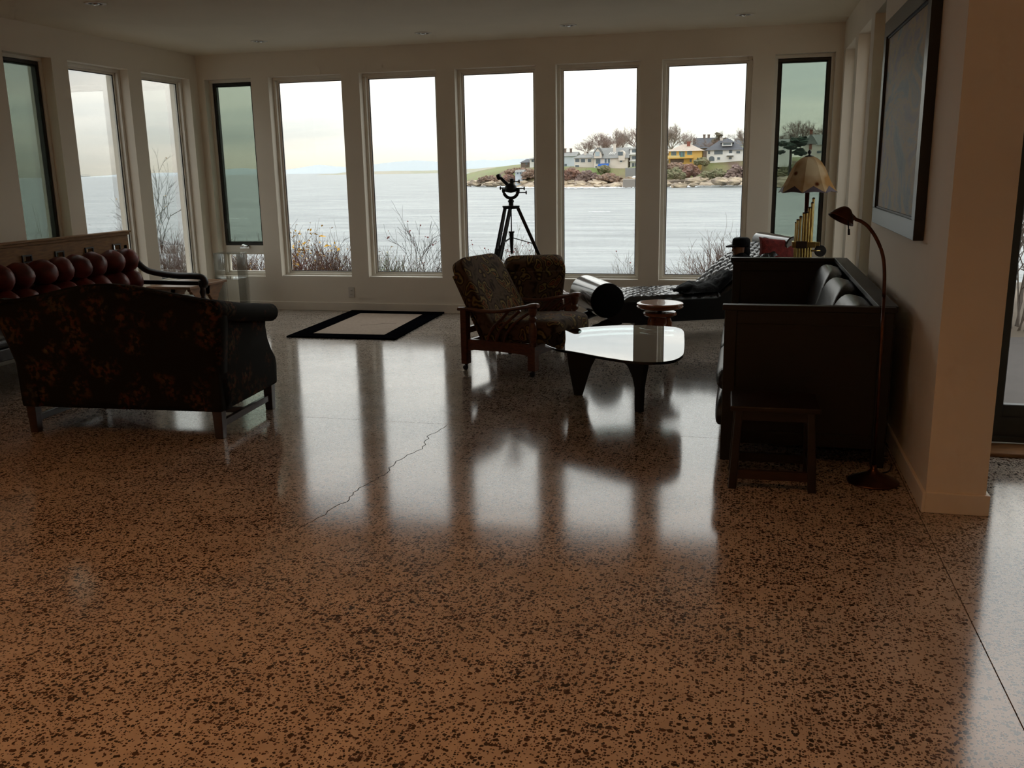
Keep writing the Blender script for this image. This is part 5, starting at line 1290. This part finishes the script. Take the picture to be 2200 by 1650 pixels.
house('gabled_house', 'cream gabled house seen through the right casement above the lamp', 1728, 1752, 309, 338, 288.5, 262, CRM, GRS, (), 'gable_y', 10, .4,
      lambda t_, L2, dep: chim(t_, L2(1742, 300)[0], .1, L2(1742, 300)[1], 2.5, BRICK, .35))
house('grey_roofed_house', 'grey roofed house right of the cream gable in the casement', 1748, 1790, 311, 336, 289, 275, CRM, GRS, [(1755, 1765, 324, 329)], 'gable_x', 10, .4)
house('low_white_house', 'low white house half hidden by the dark pine in the casement', 1655, 1702, 308, 336, 299, 290, WHT, GRS, [(1672, 1678, 306, 312), (1681, 1685, 322, 330)], 'gable_x', 9, .4)

# ---- trees and bushes on the headland
def tree_mesh(seed, wood, depth=5, kids=(2, 3)):
    rng_ = random.Random(seed); b_ = B(); ends = []
    grow(b_, Vector((0, 0, -1.5)), Vector((0, 0, 1)), 5.2, .30, 0, rng_, 5, ends)
    base = Vector((0, 0, 3.0))
    for k in range(7):
        a = k * math.pi / 3.5 + rng_.uniform(-.3, .3); d = Vector((math.cos(a) * .75, math.sin(a) * .75, 1)).normalized()
        grow(b_, base + Vector((0, 0, rng_.uniform(-.6, .4))), d, 4.2, .15, depth, rng_, 3, ends, kids=kids, spread=.62, shrink=.70)
    o_ = obj('branches', b_, TWIG[wood]); return o_
TREES = [tree_mesh(41, 'far', 5, (3, 4)), tree_mesh(42, 'farg', 5, (3, 4)), tree_mesh(43, 'far', 5, (3, 4))]
used_tree = set()
def far_tree(kind, label, u, vtop, vbase, Y, wide=1.0):
    p0, p1 = at_y(u, vbase, Y), at_y(u, vtop, Y); hgt = p1.z - p0.z
    t_ = thing('bare_tree', label, 'tree', (p0.x, Y, p0.z), (u * .37) % 6.28, 'bare winter trees on the headland')
    src = TREES[kind]
    o_ = src if kind not in used_tree else src.copy()
    if kind in used_tree: COL.objects.link(o_)
    used_tree.add(kind); o_.parent = t_
    zmax = max(v_.co.z for v_ in src.data.vertices); s_ = hgt / zmax
    t_.scale = (s_ * wide, s_ * wide, s_)
    return t_
for kind, lb, u, vt, vb_, Y, w in (
    (0, 'bare brown tree above the cream gabled house, left of the tall pair', 1290, 282, 336, 335, 1.3),
    (1, 'tall bare tree directly above the chimneys of the cream house', 1332, 270, 340, 345, 1.15),
    (2, 'tall bare tree touching the left edge of the mullion by the tower house', 1368, 266, 340, 350, 1.2),
    (0, 'low bare tree behind the low cream house at the left of the grove', 1262, 302, 338, 338, 1.5),
    (2, 'bare tree filling the grove behind the cream roof ridge', 1312, 290, 340, 330, 1.5),
    (1, 'large spreading bare tree behind the yellow house', 1442, 262, 338, 335, 1.25),
    (0, 'smaller bare tree right of the big one behind the yellow house', 1478, 284, 335, 340, 1.0),
    (2, 'reddish bare tree in front of the slate roof', 1535, 294, 332, 338, 1.5),
    (1, 'bare tree at the right edge of the sixth window', 1600, 267, 330, 340, 1.15),
    (0, 'bare tree in the right casement above the pine', 1718, 256, 322, 300, 1.2),
    (2, 'bare tree at the right edge of the right casement', 1772, 258, 315, 310, 1.3),
    (1, 'low bare tree at the left of the right casement', 1686, 282, 325, 305, 1.5)):
    far_tree(kind, lb, u, vt, vb_, Y, w)
def bush(name, label, u0, u1, vt, vb_, Y, m, seed, cat='bush', lumps=9, grp='bushes and hedges on the headland'):
    A, Z = at_y(u0, vb_, Y), at_y(u1, vb_, Y); zt = at_y((u0 + u1) / 2, vt, Y).z; zb = min(A.z, Z.z); w = Z.x - A.x; h_ = zt - zb; rng_ = random.Random(seed)
    t_ = thing(name, label, cat, ((A.x + Z.x) / 2, Y, zb), 0, grp)
    b_ = B()
    for k in range(lumps * 9):
        f = rng_.uniform(0, 1); x = (f - .5) * w * .94; hh_ = h_ * (.45 + .55 * math.sin(math.pi * f) ** .7) * (1 + .22 * mnoise.noise(Vector((x * .5, seed, 0))))
        g_ = rng_.random(); r_ = rng_.uniform(.45, .95)
        ball(b_, (x, -1.6 + 3.2 * g_, max(.2, (hh_ - r_ * .6) * rng_.uniform(.25, 1.0))), (r_ * 1.25, r_, r_ * .8), 8, 6, .5, seed + k)
    o_ = obj('foliage', b_, m, t_); o_['kind'] = 'stuff'
    b_ = B(); rngq = random.Random(seed); ends = []
    for k in range(int(14 + w * 1.5)):
        x = rngq.uniform(-.45, .45) * w; hh_ = h_ * (.62 + .38 * math.cos(math.pi * x / w))
        grow(b_, Vector((x, -1.6 + rngq.random(), hh_ * .4)), Vector((rngq.uniform(-.4, .4), rngq.uniform(-.3, .1), 1)).normalized(), hh_ * .42, .05, 2, rngq, 3, ends)
    o_ = obj('twigs', b_, m, t_); o_['kind'] = 'stuff'
    return t_
RBR = mat('russet_bush', (.27, .14, .095), .95, scale=.7, col2=(.19, .125, .105), bump=1.0, bscale=5); GRB = mat('green_bush', (.15, .165, .085), .95, scale=.7, col2=(.21, .18, .11), bump=1.0, bscale=5)
PLM = mat('plum_bush', (.18, .125, .115), .95, scale=.7, col2=(.24, .175, .145), bump=1.0, bscale=5); PINE = mat('pine_green', (.035, .055, .04), .95, var=.35, scale=1.0, bump=1.0, bscale=5)
bush('russet_thicket', 'wide russet thicket below the low cream house', 1204, 1250, 361, 392, 291, RBR, 61)
bush('plum_thicket', 'dark purple-brown thicket right of the russet one', 1240, 1286, 366, 392, 290, PLM, 62)
bush('green_hedge', 'green hedge on the bank below the yellow house', 1424, 1470, 362, 384, 282, GRB, 63)
bush('russet_thicket', 'russet thicket between the yellow and the white houses', 1468, 1500, 354, 382, 284, RBR, 64)
bush('green_hedge', 'long olive hedge on the slope below the white villa', 1500, 1570, 364, 387, 280, GRB, 65)
bush('plum_thicket', 'plum coloured thicket at the right end of the slope', 1560, 1612, 357, 386, 278, PLM, 66)
bush('garden_bush', 'dark green bush between the yellow house and the white villa', 1495, 1518, 339, 352, 293, GRB, 67, lumps=4)
bush('garden_bush', 'green bush below the blue awning', 1288, 1306, 356, 366, 296, GRB, 68, lumps=4)
bush('russet_thicket', 'small russet bush beside the boathouse', 1082, 1104, 374, 389, 312, RBR, 69, lumps=5)
bush('brown_scrub', 'brown scrub on the slope above the boathouse', 1086, 1140, 361, 371, 314, mat('brown_scrub', (.29, .185, .13), .95, scale=.7, col2=(.22, .165, .13), bump=1.0, bscale=5), 72, lumps=7)
bush('brown_scrub', 'brown scrub between the boathouse and the window mullion', 1122, 1165, 364, 384, 306, MATS['brown_scrub'], 73, lumps=7)
bush('brown_scrub', 'low scrub on the outer point of the headland', 1030, 1070, 378, 388, 322, MATS['brown_scrub'], 74, lumps=6)
bush('brown_scrub', 'brown scrub below the yellow house terrace', 1420, 1480, 350, 366, 289, MATS['brown_scrub'], 75, lumps=9)
bush('brown_scrub', 'brown scrub on the lawn slope below the cream house', 1284, 1330, 372, 391, 288, MATS['brown_scrub'], 76, lumps=7)
bush('round_evergreen', 'round evergreen tree behind the chimney of the white villa', 1532, 1560, 285, 325, 340, mat('dull_evergreen', (.10, .09, .06), .95, scale=.7, col2=(.15, .12, .085), bump=1.0, bscale=5), 70, 'tree', 4)
bush('shore_scrub', 'dark scrub above the rocks in the right casement', 1660, 1730, 355, 386, 268, GRB, 71)
t = thing('dark_pine', 'dark spreading pine in the right casement left of the lamp', 'tree', at_y(1696, 372, 254), 0)
b = B(); tube(b, [(0, 0, -1), (.1, 0, 4), (-.1, 0, 9.5)], [.35, .3, .2], 8); obj('trunk', b, TWIG['dark'], t, smooth=True)
b = B(); rng = random.Random(77)
for k in range(16):
    a = rng.uniform(0, 6.28); r_ = rng.uniform(.6, 3.4); ball(b, (r_ * math.cos(a), r_ * .6 * math.sin(a), rng.uniform(6.0, 9.4) - .3 * r_), (rng.uniform(.9, 1.7), 1.2, rng.uniform(.4, .75)), 12, 8, .4, k)
o_ = obj('foliage', b, PINE, t); o_['kind'] = 'stuff'
# retaining walls, boats
b = B(); p, q = at_y(1345, 372, 288), at_y(1385, 372, 288); bx(b, p.x, q.x, 286, 289, p.z - 1.2, p.z + 1.6); tag(obj('garden_wall', b, mat('grey_stone', (.26, .26, .25), .9), bevel=.1, seg=1), 'grey retaining wall below the white tower house', 'wall')
b = B(); p, q = at_y(1340, 401, 279), at_y(1386, 401, 279); bx(b, p.x, q.x, 277, 281, p.z - .8, p.z + 2.2); tag(obj('sea_wall', b, mat('sea_wall_grey', (.30, .27, .24), .9), bevel=.15, seg=1), 'low grey sea wall on the shore left of the thick mullion', 'wall')
for nm, lb, u0, u1, v_, m in (('white_dinghy', 'upturned white dinghy on the sea wall', 1358, 1369, 381.5, WHT), ('blue_dinghy', 'upturned blue dinghy beside the white one', 1370, 1378, 381.5, mat('blue_hull', (.05, .25, .55), .5))):
    p, q = at_y(u0, v_, 279), at_y(u1, v_, 279); b = B(); w = (q.x - p.x) / 2; ball(b, (0, 0, 0), (w, .6, .42), 16, 10)
    for v in b.verts: v.co.z = max(v.co.z, -.15)
    t = thing(nm, lb, 'boat', ((p.x + q.x) / 2, 279, p.z), 0); hull = obj('hull', b, m, t, smooth=True)
    b = B(); tube(b, [(-w, 0, -.1), (-w * .5, 0, .38), (0, 0, .44), (w * .5, 0, .38), (w, 0, -.1)], .04, 6); obj('keel', b, m, t)
t = thing('tanker', 'distant ship on the horizon in the left wall windows', 'ship', at_z(183, 380.3, SEAZ), R(40))
S_ = at_z(183, 380.3, SEAZ).length / 1988.0
b = B(); bx(b, -9 * S_, 9 * S_, -2 * S_, 2 * S_, -2 * S_, 1.6 * S_); obj('hull', b, mat('ship_grey', (.20, .24, .28), .8), t)
b = B(); bx(b, -8 * S_, -5 * S_, -1.5 * S_, 1.5 * S_, 1.6 * S_, 4.4 * S_); obj('bridge', b, mat('ship_pale', (.45, .47, .48), .8), t)
b = B()
for k in range(4): beam(b, ((-2 + 3 * k) * S_, 0, 1.6 * S_), ((-2 + 3 * k) * S_, 0, 4 * S_), .4 * S_, .4 * S_)
beam(b, (-5 * S_, 0, 4 * S_), (8 * S_, 0, 4 * S_), .3 * S_, .3 * S_); obj('derricks', b, MATS['ship_grey'], t)
# far shores
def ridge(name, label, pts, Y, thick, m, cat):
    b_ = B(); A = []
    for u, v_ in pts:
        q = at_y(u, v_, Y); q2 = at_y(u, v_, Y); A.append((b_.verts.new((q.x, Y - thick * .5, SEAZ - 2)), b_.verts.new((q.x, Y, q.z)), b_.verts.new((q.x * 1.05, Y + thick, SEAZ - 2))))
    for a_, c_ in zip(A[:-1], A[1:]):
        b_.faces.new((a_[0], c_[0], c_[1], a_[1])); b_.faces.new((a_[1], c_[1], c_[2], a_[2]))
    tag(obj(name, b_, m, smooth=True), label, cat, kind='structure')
def jag(pts, n, amp, seed):
    rng_ = random.Random(seed); out = []
    for p, q in zip(pts[:-1], pts[1:]):
        for k in range(n): f = k / n; out.append((p[0] + (q[0] - p[0]) * f, p[1] + (q[1] - p[1]) * f + rng_.uniform(-amp, amp)))
    return out + [pts[-1]]
ridge('far_hills', 'hills far across the sound with haze painted in pale blue', jag([(205, 379), (250, 375), (330, 372), (420, 369), (480, 364), (520, 361), (560, 364), (600, 366), (640, 361), (680, 354), (720, 357), (760, 360), (800, 353), (850, 347), (900, 344), (940, 347), (980, 345), (1010, 345), (1040, 343), (1080, 345), (1110, 341), (1180, 338), (1300, 336), (1500, 340)], 4, .5, 3), 9000, 900, mat('haze_tinted_hill', (.37, .41, .43), .95, var=.05, scale=.001), 'hills')  # distance haze is put into the base colour of the hills
ridge('low_point', 'low green point of land in front of the hills', jag([(690, 374.8), (715, 374), (735, 370.8), (760, 369.5), (800, 368), (860, 367.3), (920, 366.3), (980, 365.5), (1020, 362.5), (1060, 359), (1100, 356), (1150, 352), (1250, 350)], 4, .35, 4), 2300, 120, mat('distant_green', (.26, .27, .19), .95, scale=.01, col2=(.33, .30, .24)), 'headland')
